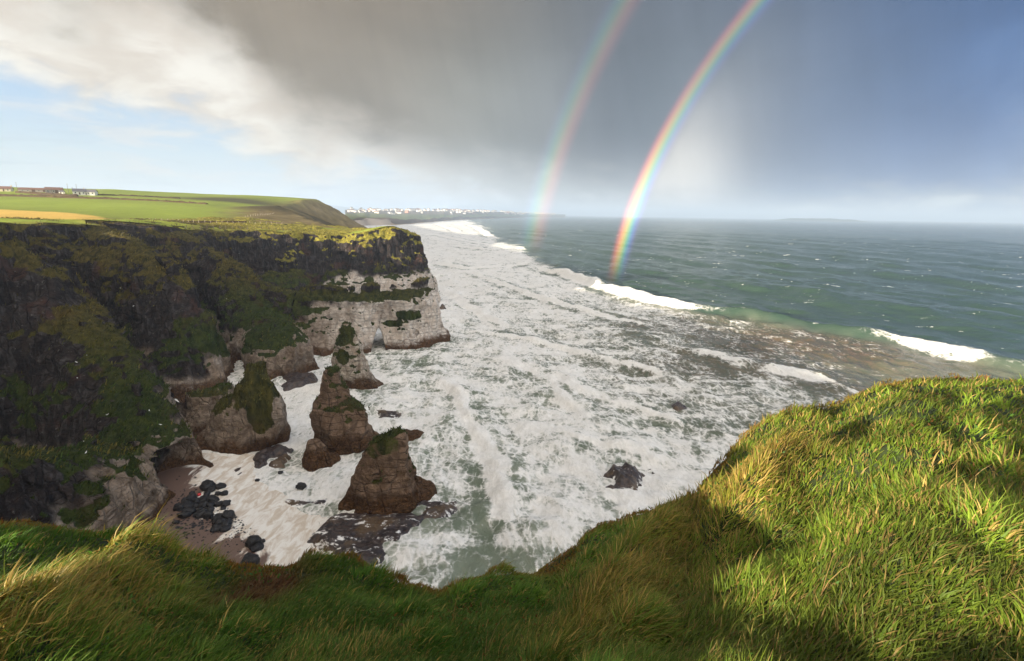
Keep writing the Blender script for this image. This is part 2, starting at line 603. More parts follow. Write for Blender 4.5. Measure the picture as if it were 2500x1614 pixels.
VOX = 0.55
gx = np.arange(-176, -8, VOX)
gy = np.arange(42, 300, VOX)
gz = np.arange(-2.4, 47, VOX)
GX, GY = np.meshgrid(gx, gy, indexing='ij')
ZL = land_z(GX, GY)
EDGE_N = fbm(p3(GX * 0.045, GY * 0.045), 3, seed=5)
PSD = poly_sd(GX, GY, PLATEAU) + EDGE_N * 3.4
plat_t = np.array(PLAT_OFF)
DIP = rim_dip(GX, GY, PSD)
# the basalt cliff of the far headland drops straighter: less bench at its seaward end
BENCH = 1.0 - 0.55 * sstep(GX + 0.25 * GY, -45, 5) * (GY > 190)


def plat(z):
    o = np.interp(z, plat_t[:, 0], plat_t[:, 1])
    o = np.where(o > 6, 6 + (o - 6) * BENCH * (1 + 0.5 * EDGE_N), o)
    return np.minimum(PSD + o, (ZL - DIP - 0.25 - z))


def ridge_fn(crest, table, k, sx=None):
    C = W3(crest)
    t = np.array(table, float)
    d, (zc,), side, al = seg_dist(GX, GY, C[:, [0, 1, 2]])

    def f(z):
        drop = zc - z
        o = np.interp(drop, t[:, 0], t[:, 1], left=-1)
        o = np.where(side < 0, o * (1 + (k - 1) * np.clip(drop / 9.0, 0, 1)), o)
        return np.minimum(o - d, drop + 0.001)
    return f


def rows_fn(rows, dist, depth_k=0.85, X=None, Y=None, tilt=0.0, facets=None):
    """solid from left and right outline points at one distance: rows of (py, pxL, pxR)"""
    L = W3([(l, y, dist) for y, l, r in rows])
    R = W3([(r, y, dist) for y, l, r in rows])
    zz = 0.5 * (L[:, 2] + R[:, 2])
    o = np.argsort(zz)
    cx, hw, zz = (0.5 * (L[:, 0] + R[:, 0]))[o], (0.5 * (R[:, 0] - L[:, 0]))[o], zz[o]

    def f(z):
        c, w = np.interp(z, zz, cx), np.interp(z, zz, hw)
        dep = w * depth_k + 0.3
        ux, uy = (X - c) / max(w, 0.15), (Y - dist - tilt * (zz[-1] - z)) / max(dep, 0.15)
        if facets is None:
            r = np.hypot(ux, uy)
        else:
            r = np.maximum.reduce([(ux * math.cos(a) + uy * math.sin(a)) / s for a, s in facets])
        return np.minimum((1 - r) * min(w, dep), zz[-1] - z)
    return f


parts = [plat] + [ridge_fn(*r) for r in RIDGES]
parts.append(rows_fn([(893, 607, 648), (914, 588, 660), (950, 565, 676), (986, 535, 689), (1018, 515, 694), (1057, 492, 690),
                      (1100, 480, 674), (1150, 478, 650), (1185, 478, 640)], 90.0, 0.75, GX, GY,
                     facets=[(0.0, 1), (3.1416, 1), (0.75, 0.9), (1.6, 1), (2.5, 0.95), (3.9, 0.92), (4.5, 0.8), (5.4, 0.9)]))
# saddle joining that block to the cliff, and the shelf at the foot of the chalk corner
parts.append(rows_fn([(950, 470, 560), (1000, 430, 570), (1060, 420, 570), (1120, 420, 580)], 97.0, 0.9, GX, GY))
FIELD = build_field(GX, GY, gz, parts)


def carve(center, radii, power=2.0):
    cx, cy, cz = center
    zz = gz[None, None, :]
    r = (np.abs((GX - cx) / radii[0]) ** power + np.abs((GY - cy) / radii[1]) ** power)[:, :, None] + np.abs((zz - cz) / radii[2]) ** power
    g = (1 - r ** (1 / power)) * min(radii)
    return np.minimum(FIELD, -g.astype(np.float32))


# relief, only near the surface
band = np.argwhere(np.abs(FIELD) < 3.9)
BP = np.stack([gx[band[:, 0]], gy[band[:, 1]], gz[band[:, 2]]], 1).astype(np.float32)
rel = rock_noise(BP)
soft = 1 - 0.75 * sstep(BP[:, 2] - ZL[band[:, 0], band[:, 1]], -4.0, -0.8)       # calmer turf near the clifftop
FIELD[band[:, 0], band[:, 1], band[:, 2]] += (rel * soft * 0.85).astype(np.float32)
# sea caves
FIELD = carve(at(500, 935, 104.0), (5.5, 9, 3.6))
FIELD = carve(at(432, 1140, 75.0), (5.5, 6.5, 4.2))
FIELD = carve(at(720, 880, 152.0), (4.0, 8, 4.0))
# the arch: a narrow passage cut straight through the chalk wall, wider at the water
ap = on_sea(924.0, 862.0)
adir = np.array([ap[0], ap[1]]) / math.hypot(ap[0], ap[1])
U = (GX - ap[0]) * adir[1] - (GY - ap[1]) * adir[0]
V = (GX - ap[0]) * adir[0] + (GY - ap[1]) * adir[1]
for k, z in enumerate(gz):
    if z < 7.2:
        hw = 2.2 * max(0.0, 1 - max(z, 0) / 6.6) ** 0.62 + 0.1
        g = hw - np.abs(U - 0.06 * z)
        g = np.where(np.abs(V) < 24, g, -5)
        FIELD[:, :, k] = np.minimum(FIELD[:, :, k], -g)
v, q = surface_nets(FIELD, (gx[0], gy[0], gz[0]), VOX)
del FIELD
nrm = vert_normals(v, q)
n_up = nrm[:, 2]


def cover_masks(v, nrm, chalk_top, patches=(), grass_bias=0.0, low=6.0, bare=()):
    n1 = fbm(v * 0.16, 4, seed=71)
    n2 = fbm(v * 0.6, 3, seed=75)
    up = nrm[:, 2]
    g = up + 0.55 * n1 + 0.32 * n2 + grass_bias
    grass = sstep(g, 0.42, 0.60) * sstep(v[:, 2] + 3 * n1, low - 1.5, low + 1.5)
    for c, rad, s in patches:
        d = np.linalg.norm((v - np.asarray(c)) / np.asarray(rad), axis=1) + 0.45 * n1 + 0.25 * n2
        grass = np.maximum(grass, sstep(d, 1.0, 0.75) * s)
    for c, rad in bare:
        d = np.linalg.norm((v - np.asarray(c)) / np.asarray(rad), axis=1) + 0.5 * n1 + 0.35 * n2
        grass = grass * (1 - 0.95 * sstep(d, 1.05, 0.75))
    chalk = 1 - sstep(v[:, 2] + 4.0 * n1, chalk_top - 1.0, chalk_top + 1.5)
    return grass, chalk


# chalk reaches higher at the seaward headlands than in the bay
ct = np.where(v[:, 1] > 140, 16.0, 12.0) + 3.0 * sstep(v[:, 0] + 0.3 * v[:, 1], -10, 30)
ct = np.where((v[:, 1] > 190), 4 + 11.5 * sstep(v[:, 0], -98, -80), ct)
ct = np.where((v[:, 1] > 120) & (v[:, 1] <= 190), 8.5 + (ct - 8.5) * sstep(v[:, 0] + 5 * fbm(v * 0.12, 3, seed=77), -78, -58), ct)
ct = np.where(v[:, 1] < 84, np.where(v[:, 0] > -60, 8.5, 3.0), ct)
ct = np.where((v[:, 1] >= 84) & (v[:, 1] < 120) & (v[:, 0] < -66), 4.0, ct)
stain = np.maximum(sstep(v[:, 1], 152, 138), 0.85 * sstep(v[:, 0] + 4 * fbm(v * 0.15, 3, seed=79), -52, -64) * (v[:, 1] < 185))
gold = sstep(v[:, 1] + 0.35 * v[:, 0], 165, 200) * sstep(v[:, 2], 17, 25)  # mask for sunlight painted into the turf on the far headland's crown
PATCH = [(at(float(a_), 722.0, 160.0), (6.0, 9, 2.0), 1.0) for a_ in range(735, 1070, 45)] + [(at(1000, 765, 166.0), (5.5, 6, 2.6), 1.0), (at(960, 790, 163.0), (5.0, 6, 1.4), 1.0), (at(610, 930, 90.0), (5.5, 9, 5.5), 1.0),
         (at(640, 1000, 88.0), (2.2, 9, 5.0), 1.0), (at(560, 820, 130.0), (12, 12, 6), 0.95), (at(985, 630, 250.0), (6, 9, 5), 1.0)]
bias = -0.06 + 0.10 * sstep(v[:, 2], 16, 26) * sstep(v[:, 1], 205, 170)
BARE = [(at(505, 690, 178.0), (11, 14, 9)), (at(385, 780, 128.0), (9, 12, 9)), (at(40, 730, 96.0), (11, 12, 8)), (at(30, 900, 84.0), (10, 12, 5)), (at(250, 690, 140.0), (7, 12, 6)),
        (at(430, 740, 128.0), (7, 10, 6)), (at(300, 820, 110.0), (6, 10, 5)), (at(640, 620, 225.0), (16, 16, 7)), (at(780, 640, 235.0), (16, 16, 7)), (at(150, 640, 110.0), (7, 9, 3))]
grass, chalk = cover_masks(v, nrm, ct, PATCH, bias, bare=BARE)
lush = sstep(v[:, 2], 26, 12) * (1 - 0.6 * sstep(np.hypot(v[:, 0] + 53, v[:, 1] - 90), 14, 8))   # greener low down, browner on top


def split_mesh(name, sel, material, label):
    keep = sel[q].sum(1) >= 3
    qq = q[keep]
    used = np.unique(qq)
    remap = np.full(len(v), -1, np.int64)
    remap[used] = np.arange(len(used))
    me = mesh_from(name, v[used], remap[qq].astype(np.int32))
    add_attr(me, 'grass', grass[used])
    add_attr(me, 'chalk', chalk[used])
    add_attr(me, 'lush', lush[used])
    add_attr(me, 'stain', stain[used])
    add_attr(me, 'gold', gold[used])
    o = link(name, me, material)
    tag(o, label, kind='structure')
    return o


# ------------------------------------------------------------------ rock and turf materials
def rock_material(name, chalk_a, chalk_b, basalt=((0.013, 0.0115, 0.013), (0.056, 0.042, 0.037)), tide=2.2, turf_scale=1.0):
    m, N = new_mat(name)
    P = N.add('ShaderNodeNewGeometry').outputs['Position']
    z = N.add('ShaderNodeSeparateXYZ', {0: P}).outputs[2]
    n_l = N.noise(P, 0.11, 5, 0.6)
    n_m = N.noise(P, 0.55, 6, 0.62, 0.6)
    n_f = N.noise(P, 2.6, 5, 0.65)
    n_v = N.noise(N.mapv(P, (1, 1, 0.13)), 0.9, 6, 0.6, 0.8)           # vertical streaks
    bedv = N.add('ShaderNodeVectorMath', {0: P, 1: N.add('ShaderNodeVectorMath', {0: N.noise(P, 0.25, 2, 0.5, col=True), 1: (1.6,) * 3}, operation='MULTIPLY').outputs[0]}, operation='ADD').outputs[0]
    n_b = N.noise(N.mapv(bedv, (0.12, 0.12, 1.0)), 1.6, 4, 0.6)        # bedding
    chalk = N.mix(N.step(n_m, 0.32, 0.66), chalk_b, chalk_a)
    chalk = N.mix(N.m('MULTIPLY', N.step(n_v, 0.54, 0.70), 0.55), chalk, tuple(0.42 * c for c in chalk_b))
    chalk = N.mix(N.m('MULTIPLY', N.step(n_b, 0.44, 0.36), 0.5), chalk, tuple(0.4 * c for c in chalk_b))
    chalk = N.mix(N.m('MULTIPLY', N.step(n_l, 0.54, 0.68), 0.45), chalk, (0.20, 0.125, 0.075))
    zb = N.add('ShaderNodeSeparateXYZ', {0: bedv}).outputs[2]
    seam = N.step(N.m('ABSOLUTE', N.m('SUBTRACT', N.m('FRACT', N.m('MULTIPLY', zb, 0.9)), 0.5)), 0.085, 0.02)
    seam = N.m('MULTIPLY', seam, N.step(n_m, 0.36, 0.56))
    chalk = N.mix(N.m('MULTIPLY', seam, 0.6), chalk, tuple(0.3 * c for c in chalk_b))
    crv = N.add('ShaderNodeTexVoronoi', {'Vector': N.mapv(bedv, (1, 1, 0.42)), 'Scale': 0.42}, feature='DISTANCE_TO_EDGE').outputs[0]
    crv2 = N.add('ShaderNodeTexVoronoi', {'Vector': N.mapv(bedv, (1, 1, 0.6)), 'Scale': 1.3}, feature='DISTANCE_TO_EDGE').outputs[0]
    crack = N.m('MAXIMUM', N.m('MULTIPLY', N.step(crv, 0.07, 0.0), N.step(n_m, 0.40, 0.55)), N.m('MULTIPLY', N.step(crv2, 0.05, 0.0), 0.22))
    chalk = N.mix(N.m('MULTIPLY', crack, 0.35), chalk, tuple(0.25 * c for c in chalk_b))
    chalk = N.mix(N.m('MULTIPLY', N.attr('stain'), N.step(n_l, 0.25, 0.6, 0.65, 1.0)), chalk, N.mix(N.step(n_m, 0.3, 0.68), (0.12, 0.085, 0.058), (0.40, 0.31, 0.235)))
    # brown weed and wet stone between the tides
    zt = N.m('ADD', z, N.m('ADD', N.m('MULTIPLY', N.m('SUBTRACT', n_m, 0.5), 4.0), N.m('MULTIPLY', N.m('SUBTRACT', n_l, 0.5), 6.0)))
    weed = N.mix(N.step(n_f, 0.35, 0.65), (0.060, 0.032, 0.018), (0.15, 0.080, 0.038))
    chalk = N.mix(N.step(zt, tide + 1.6, tide - 1.2), chalk, weed)
    bas = N.mix(N.step(n_m, 0.3, 0.7), basalt[0], basalt[1])
    bas = N.mix(N.m('MULTIPLY', N.step(n_v, 0.5, 0.66), 0.55), bas, (0.115, 0.105, 0.105))
    bas = N.mix(N.m('MULTIPLY', N.step(n_l, 0.55, 0.70), 0.7), bas, (0.105, 0.050, 0.036))
    bas = N.mix(N.m('MULTIPLY', N.step(N.noise(P, 1.5, 3, 0.5), 0.66, 0.74), 0.5), bas, (0.26, 0.245, 0.23))
    bas = N.mix(N.m('MULTIPLY', crack, 0.6), bas, (0.010, 0.009, 0.010))
    rock = N.mix(N.attr('chalk'), bas, chalk)
    # turf: olive and bleached above, greener below
    n_t = N.noise(N.mapv(P, (1, 1, 0.35)), 0.8 * turf_scale, 7, 0.68, 0.3)
    dry = N.mix(N.step(n_t, 0.32, 0.68), (0.024, 0.024, 0.006), (0.125, 0.098, 0.024))
    wet = N.mix(N.step(n_t, 0.32, 0.70), (0.014, 0.024, 0.005), (0.056, 0.070, 0.013))
    turf = N.mix(N.attr('lush'), dry, wet)
    turf = N.mix(N.attr('gold'), turf, N.mix(N.step(n_t, 0.32, 0.66), (0.085, 0.085, 0.014), (0.38, 0.33, 0.055)))  # brighter golden turf: the sunlit look of the crown put into its colour
    turf = N.mix(N.m('MULTIPLY', N.step(n_l, 0.54, 0.66), 0.35), turf, (0.085, 0.048, 0.018))
    jit = N.m('ADD', N.m('MULTIPLY', N.m('SUBTRACT', n_m, 0.5), 1.0), N.m('MULTIPLY', N.m('SUBTRACT', n_f, 0.5), 0.7))
    gm = N.step(N.m('ADD', N.attr('grass'), jit), 0.30, 0.66)
    col = N.mix(gm, rock, turf)
    bh = N.m('SUBTRACT', N.m('ADD', N.m('MULTIPLY', n_m, 1.0), N.m('ADD', N.m('MULTIPLY', n_f, 0.45), N.m('MULTIPLY', n_b, 0.45))), N.m('ADD', N.m('MULTIPLY', crack, 0.55), N.m('MULTIPLY', seam, 0.3)))
    bt = N.m('ADD', N.m('MULTIPLY', n_t, 1.0), N.m('MULTIPLY', n_f, 0.4))
    hmix = N.add('ShaderNodeMix', {0: gm, 2: bh, 3: bt}, data_type='FLOAT').outputs[0]
    nor = N.bump(hmix, 1.0, 1.1)
    b = N.add('ShaderNodeBsdfPrincipled', {'Base Color': col, 'Roughness': 0.92, 'Normal': nor})
    b.inputs['Specular IOR Level'].default_value = 0.15
    return finish(m, N, b.outputs[0])


M_CLIFF = rock_material('cliff_rock', (0.88, 0.81, 0.74), (0.62, 0.52, 0.44))
M_STACK_PALE = rock_material('pale_stack_rock', (0.66, 0.58, 0.49), (0.34, 0.26, 0.19))
M_STACK_BROWN = rock_material('brown_stack_rock', (0.29, 0.195, 0.135), (0.135, 0.085, 0.052), tide=3.0)
M_REEF = rock_material('dark_reef_rock', (0.060, 0.048, 0.045), (0.028, 0.024, 0.026), tide=-9)

arch_c = W3(RIDGES[5][0])
d_arch = seg_dist(v[:, 0].astype(float), v[:, 1].astype(float), arch_c[:, [0, 1, 2]])
is_arch = (d_arch[0] < 13) & (v[:, 2] < 22) & (d_arch[3] > 0.35)
is_back = (~is_arch) & (v[:, 1] > 198)
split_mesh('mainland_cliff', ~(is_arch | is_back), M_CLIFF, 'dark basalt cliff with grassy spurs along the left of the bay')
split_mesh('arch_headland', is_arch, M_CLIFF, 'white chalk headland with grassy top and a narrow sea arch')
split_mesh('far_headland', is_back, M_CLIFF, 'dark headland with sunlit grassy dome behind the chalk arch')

# ------------------------------------------------------------------ fields behind the cliffs
def plan(rows):
    return [tuple(p[:2]) for p in W3(rows)]


F_GOLD = plan([(-500, 508, 275), (0, 513, 262), (200, 522, 250), (345, 534.5, 222), (325, 540, 214), (150, 539, 194), (0, 537.5, 188), (-500, 545, 150)])
F_NEAR = plan([(318, 545, 214), (480, 541, 246), (700, 547, 274), (770, 556, 268), (850, 577, 250), (720, 570, 236), (560, 562, 216), (440, 558, 198)])
F_HEATH = plan([(250, 540, 208), (345, 534.5, 224), (470, 536, 252), (600, 537, 275), (690, 541, 285), (690, 547, 274), (480, 542, 247), (325, 545, 214)])
F_MID = plan([(-500, 500, 285), (0, 512, 266), (345, 533, 228), (470, 535, 255), (600, 536, 280), (700, 528, 340), (720, 522, 400), (610, 513, 425), (507, 501, 430), (293, 489, 430), (0, 479, 430), (-500, 465, 430)])


def land_sheet():
    az = np.radians(np.concatenate([np.arange(-115, -56, 1.5), np.arange(-56, -10, 0.16), np.arange(-10, 2, 0.5)]))
    r = np.concatenate([np.geomspace(95, 900, 330), np.geomspace(905, 3600, 60)])
    R, A = np.meshgrid(r, az, indexing='ij')
    X, Y = R * np.sin(A), R * np.cos(A)
    d = poly_sd(X, Y, PLATEAU)
    n1 = fbm(p3(X * 0.02, Y * 0.02), 4, seed=81)
    n2 = fbm(p3(X * 0.15, Y * 0.15), 3, seed=85)
    Z = land_z(X, Y)
    # heathery knolls near the far coast
    for px, py, D, h, rr in ((655, 522, 410, 4.5, 26), (745, 512, 470, 5.0, 30), (800, 512, 560, 5, 34), (700, 520, 440, 3.0, 18), (775, 497, 640, 4, 28)):
        c = at(px, py, float(D))
        Z += h * np.exp(-((X - c[0]) ** 2 + (Y - c[1]) ** 2) / rr ** 2)
    Z += n1 * 1.0 + n2 * 0.12
    Z -= np.where((R < 320) & (Y < 305), rim_dip(X, Y, d), 0)
    far = sstep(R, 255, 300)
    cwid = 12 + 68 * sstep(Y, 300, 560)
    coast = np.clip((d + 0.2 * cwid * n1 + 4 * n2 + cwid) / (1.6 * cwid), 0, 1)
    near = (R < 320) & (X > -178) & (Y < 300)
    Z = np.where(near, Z, Z * coast - 3 * (1 - coast))
    keep = np.where(near, d > 1.2, d > -cwid * 1.25)
    f = grid_faces(len(r), len(az))
    f = f[keep.ravel()[f].all(1)][:, ::-1]
    V = np.stack([X, Y, Z], -1).reshape(-1, 3)
    x, y = X.ravel(), Y.ravel()
    c = np.tile(np.array([0.23, 0.28, 0.042]), (len(x), 1))
    nn = n1.ravel()[:, None]
    c = c * (1 + 0.25 * nn)

    def paint(poly, col, soft=3.0):
        w = sstep(poly_sd(x, y, poly) + 2.5 * n2.ravel(), -soft, soft)[:, None]
        return c * (1 - w) + np.array(col) * w
    c = paint(F_MID, (0.25, 0.31, 0.045))
    w = (sstep(poly_sd(x, y, F_MID), 60, 0) * sstep(poly_sd(x, y, F_MID), -1, 2) * 0.35)[:, None]
    c = c * (1 - w) + np.array([0.14, 0.15, 0.035]) * w
    c = paint(F_GOLD, (0.66, 0.44, 0.11))
    c = paint(F_HEATH, (0.15, 0.095, 0.045))
    c = paint(F_NEAR, (0.34, 0.38, 0.055))
    dd = d.ravel()
    cw = (sstep(dd + 22 * n1.ravel() + 4 * n2.ravel(), 75, 35) * (R.ravel() > 300))[:, None]
    c = c * (1 - cw) + (np.array([0.19, 0.145, 0.065]) * (1 + 0.5 * n2.ravel()[:, None])) * cw
    for px, py, D, rr in ((655, 522, 410, 24), (745, 510, 470, 30), (790, 508, 560, 40), (700, 518, 440, 18), (560, 486, 560, 50)):
        cc = at(px, py, float(D))
        w = (np.exp(-(((x - cc[0]) ** 2 + (y - cc[1]) ** 2) / rr ** 2)) * 1.3)[:, None].clip(0, 0.9)
        c = c * (1 - w) + np.array([0.070, 0.055, 0.026]) * w
    # rough brown turf close to the brink
    bw = (sstep(dd + 5 * n1.ravel() + 1.5 * n2.ravel(), 9, 3) * (R.ravel() < 320))[:, None] * 0.8
    c = c * (1 - bw) + np.array([0.22, 0.20, 0.045]) * bw
    me = mesh_from('clifftop_land', V, f)
    add_attr(me, 'tint', c)
    return me


def tint_material(name, scale=0.6, bump=0.3, var=0.5):
    m, N = new_mat(name)
    P = N.add('ShaderNodeNewGeometry').outputs['Position']
    n1 = N.noise(P, scale, 7, 0.65)
    n2 = N.noise(N.mapv(P, (1, 0.25, 1), rot=(0, 0, 0.5)), scale * 0.35, 5, 0.6)
    k = N.m('ADD', 1.0 - var * 0.9, N.m('ADD', N.m('MULTIPLY', n1, var * 1.1), N.m('MULTIPLY', n2, var * 0.7)))
    col = N.mix(1.0, N.attr('tint', 'Color'), k, 'MULTIPLY')
    b = N.add('ShaderNodeBsdfPrincipled', {'Base Color': col, 'Roughness': 0.95, 'Normal': N.bump(n1, 0.6, bump)})
    b.inputs['Specular IOR Level'].default_value = 0.1
    return finish(m, N, b.outputs[0])


M_LAND = tint_material('field_turf')
land = link('clifftop_land', land_sheet(), M_LAND)
tag(land, 'rolling green and golden fields on top of the cliffs', kind='structure')


# ------------------------------------------------------------------ sea stacks
STACK_TURF = []


def stack_mesh(name, rows, dist, depth_k, vox, seed, extra=(), amp=1.0, chalk_lv=99, bias=0.0, patches=(), low=6.0, lush_v=0.7):
    L = W3([(l, y, dist) for y, l, r in rows])
    R = W3([(r, y, dist) for y, l, r in rows])
    x0, x1 = L[:, 0].min() - 4, R[:, 0].max() + 4
    for e in extra:
        p = np.array([on_sea(q_[0], q_[1]) for q_ in e[0]])
        x0, x1 = min(x0, p[:, 0].min() - 4), max(x1, p[:, 0].max() + 4)
    hw = 0.5 * (R[:, 0] - L[:, 0]).max() * depth_k + 4
    xs, ys = np.arange(x0, x1, vox), np.arange(dist - hw - 2, dist + hw + 4, vox)
    zs = np.arange(-2.5, max(L[:, 2].max(), R[:, 2].max()) + 1.5, vox)
    X, Y = np.meshgrid(xs, ys, indexing='ij')
    rg = random.Random(seed)
    fac = [(0.0, 1.0), (math.pi, 1.0)] + [(a + rg.uniform(-0.25, 0.25), rg.uniform(0.80, 1.0)) for a in (0.8, 1.6, 2.4, 3.9, 4.5, 5.3)]
    fs = [rows_fn(rows, dist, depth_k, X, Y, 0.0, fac)]
    for pts, top, halfw in extra:
        p = np.array([on_sea(q_[0], q_[1]) for q_ in pts])
        dd = seg_dist(X, Y, p[:, :2])[0]
        fs.append(lambda z, dd=dd, top=top, halfw=halfw: np.minimum(halfw + 0.5 * (top - z) - dd, top - z))
    F = np.stack([np.maximum.reduce([g(z) for g in fs]) if len(fs) == 1 else smax(fs[0](z), np.maximum.reduce([g(z) for g in fs[1:]]), 1.0) for z in zs], -1)
    bnd = np.argwhere(np.abs(F) < 2.5)
    P = np.stack([xs[bnd[:, 0]], ys[bnd[:, 1]], zs[bnd[:, 2]]], 1)
    w = fbm(P * 0.12, 2, seed=seed)
    n = (terrace(fbm(P * 0.20, 3, seed=seed + 1), 5) * 1.9 - np.maximum(0, 1 - np.abs(vnoise(P * np.array([0.35, 0.35, 0.07]) + w[:, None], seed + 3)) * 8) * 0.7 + fbm(P * np.array([0.42, 0.42, 0.06]) + w[:, None], 3, seed=seed + 5, ridged=True) * 0.55
         + vnoise(np.stack([P[:, 0] * 0.07, P[:, 1] * 0.07, P[:, 2] * 1.25 + w * 1.2], 1), seed + 9) * 0.26 + fbm(P * 1.1, 3, seed=seed + 12) * 0.34)
    F[bnd[:, 0], bnd[:, 1], bnd[:, 2]] += n * amp
    sv, sq = surface_nets(F, (xs[0], ys[0], zs[0]), vox)
    nr = vert_normals(sv, sq)
    g, c = cover_masks(sv, nr, chalk_lv, patches, bias, low)
    STACK_TURF.append((sv[g > 0.6], nr[g > 0.6]))
    me = mesh_from(name, sv, sq)
    add_attr(me, 'grass', g)
    add_attr(me, 'chalk', c)
    add_attr(me, 'lush', np.full(len(sv), lush_v))
    return me


def stack(label, rows, dist, mat_, seed, depth_k=0.8, vox=0.36, **kw):
    o = link('sea_stack', stack_mesh('sea_stack', rows, dist, depth_k, vox, seed, **kw), mat_)
    return tag(o, label, 'sea stack', 'sea stacks in the bay')


stack('tall pale chalk stack with grassy head in front of the arch headland',
      [(792, 838, 852), (806, 828, 864), (830, 822, 876), (856, 816, 887), (884, 812, 896), (908, 814, 906), (925, 826, 916), (938, 836, 930), (965, 838, 936)],
      124.0, M_STACK_PALE, 101, patches=[(at(850, 815, 124.0), (2.8, 6, 4.5), 1.0), (at(838, 870, 121.0), (2.2, 3, 3.0), 1.0)], amp=0.7, low=3)
stack('big brown peaked stack, widest and leaning over the small stump',
      [(897, 806, 818), (905, 797, 826), (924, 786, 833), (945, 787, 846), (960, 786, 856), (973, 776, 864), (990, 766, 892), (1010, 762, 898), (1031, 762, 903),
       (1052, 770, 918), (1080, 784, 930), (1100, 794, 938), (1130, 794, 940)],
      89.0, M_STACK_BROWN, 121, depth_k=0.72, extra=[([(905, 1085), (960, 1072), (1005, 1068)], 0.9, 1.6)],
      patches=[(at(815, 905, 89.0), (1.2, 3, 1.3), 1.0)], amp=0.75, low=7, bias=-0.22)
stack('small bare brown stump of rock left of the front stack',
      [(1071, 752, 772), (1078, 747, 784), (1090, 746, 794), (1112, 745, 805), (1125, 744, 812), (1145, 742, 816)],
      82.0, M_STACK_BROWN, 141, vox=0.25, extra=[([(795, 1124), (818, 1120)], 0.7, 0.8)], amp=0.35, low=30)
stack('front brown stack with sloping grassy top rising from the wave-washed ledge',
      [(1053, 950, 982), (1062, 932, 988), (1080, 915, 994), (1111, 893, 995), (1141, 873, 997), (1164, 864, 1003), (1188, 853, 1009), (1215, 840, 1012), (1240, 832, 1014), (1275, 828, 1016)],
      69.5, M_STACK_BROWN, 161, vox=0.30, depth_k=0.7, extra=[([(1010, 1190), (1035, 1205), (1030, 1218)], 1.6, 1.2)],
      patches=[(at(935, 1085, 68.0), (3.2, 5, 1.5), 0.6), (at(900, 1115, 66.0), (1.8, 4, 1.2), 0.55)], amp=0.55, low=6, bias=-0.15)


# ------------------------------------------------------------------ the sea
SURF_EDGE = [(1120, 527), (1160, 540), (1195, 556), (1190, 570), (1225, 585), (1275, 606), (1345, 655)]
MAIN = [(1300, 648, 0, 0), (1340, 662, 1.6, 0.7), (1380, 669, 3.4, 1.1), (1440, 691, 3.6, 1.3), (1500, 713, 3.6, 1.3), (1600, 739, 3.4, 1.3),
        (1700, 755, 3.1, 1.0), (1797, 767, 3.1, 0.5), (1900, 787, 3.1, 0.0), (2032, 808, 3.1, 0.25), (2143, 824, 3.1, 0.6), (2200, 834, 3.1, 0.9),
        (2280, 854, 3.1, 1.4), (2360, 878, 3.1, 1.3), (2420, 892, 3.1, 0.5), (2500, 909, 3.1, 0.6), (2750, 970, 2.7, 0.6)]
WAVES = [  # crest (px, py, height, foam), front width, back width
    (MAIN, 3.4, 11.0),
    ([(1480, 800, 0, 0), (1600, 832, 0.9, 0.3), (1700, 864, 1.5, 0.6), (1800, 892, 1.5, 0.6), (1900, 907, 1.6, 1.0), (1960, 920, 1.6, 0.9),
      (2050, 952, 1.1, 0.5), (2160, 995, 0.5, 0.2)], 2.6, 8.0),
    ([(1075, 920, 0.2, 0.2), (1110, 950, 0.9, 0.8), (1150, 1012, 1.0, 0.9), (1190, 1082, 0.9, 0.8), (1220, 1152, 0.8, 0.8), (1245, 1222, 0.8, 1.0),
      (1265, 1292, 0.9, 1.0), (1290, 1350, 0.6, 0.6)], 1.8, 4.5),
    ([(1345, 915, 0.2, 0.1), (1362, 940, 0.8, 0.6), (1390, 985, 0.8, 0.7), (1440, 1030, 0.3, 0.4)], 1.6, 4.0),
    ([(1140, 548, 0.3, 0.4), (1166, 556, 2.4, 1.0), (1195, 574, 2.4, 1.0), (1212, 584, 0.8, 0.6)], 7, 20),
    ([(1110, 598, 0.5, 0.8), (1190, 610, 1.8, 0.4), (1270, 606, 3.0, 0.5), (1305, 616, 0.8, 0.1)], 6, 16),
    ([(1060, 690, 0.2, 0.5), (1130, 735, 0.9, 0.9), (1200, 775, 0.8, 0.9), (1260, 800, 0.1, 0.4)], 2.5, 6.0),
    ([(1000, 570, 0.2, 0.7), (1075, 575, 1.4, 1.0), (1150, 590, 1.4, 0.9), (1230, 602, 0.3, 0.5)], 5, 14),
    ([(1120, 655, 0.2, 0.3), (1220, 690, 1.1, 0.7), (1340, 735, 1.2, 0.8), (1500, 780, 1.1, 0.6), (1660, 812, 0.2, 0.2)], 2.6, 8.0),
    ([(1110, 800, 0.2, 0.3), (1230, 815, 0.9, 0.7), (1400, 850, 1.0, 0.7), (1560, 895, 0.9, 0.6), (1720, 950, 0.2, 0.2)], 2.0, 6.0),
    ([(1150, 860, 0.2, 0.2), (1290, 895, 0.7, 0.6), (1460, 960, 0.8, 0.7), (1600, 1010, 0.7, 0.5), (1780, 1060, 0.1, 0.2)], 1.7, 5.0),
    ([(1290, 1020, 0.1, 0.2), (1400, 1065, 0.6, 0.6), (1560, 1100, 0.6, 0.6), (1680, 1130, 0.1, 0.3)], 1.4, 4.0),
    ([(1060, 640, 0.3, 0.6), (1140, 655, 1.2, 0.8), (1230, 650, 1.2, 0.7), (1300, 640, 0.3, 0.3)], 4.0, 11.0),
    ([(1060, 545, 0.5, 1.0), (1110, 560, 1.6, 1.0), (1130, 572, 0.3, 0.6)], 8, 18),
]
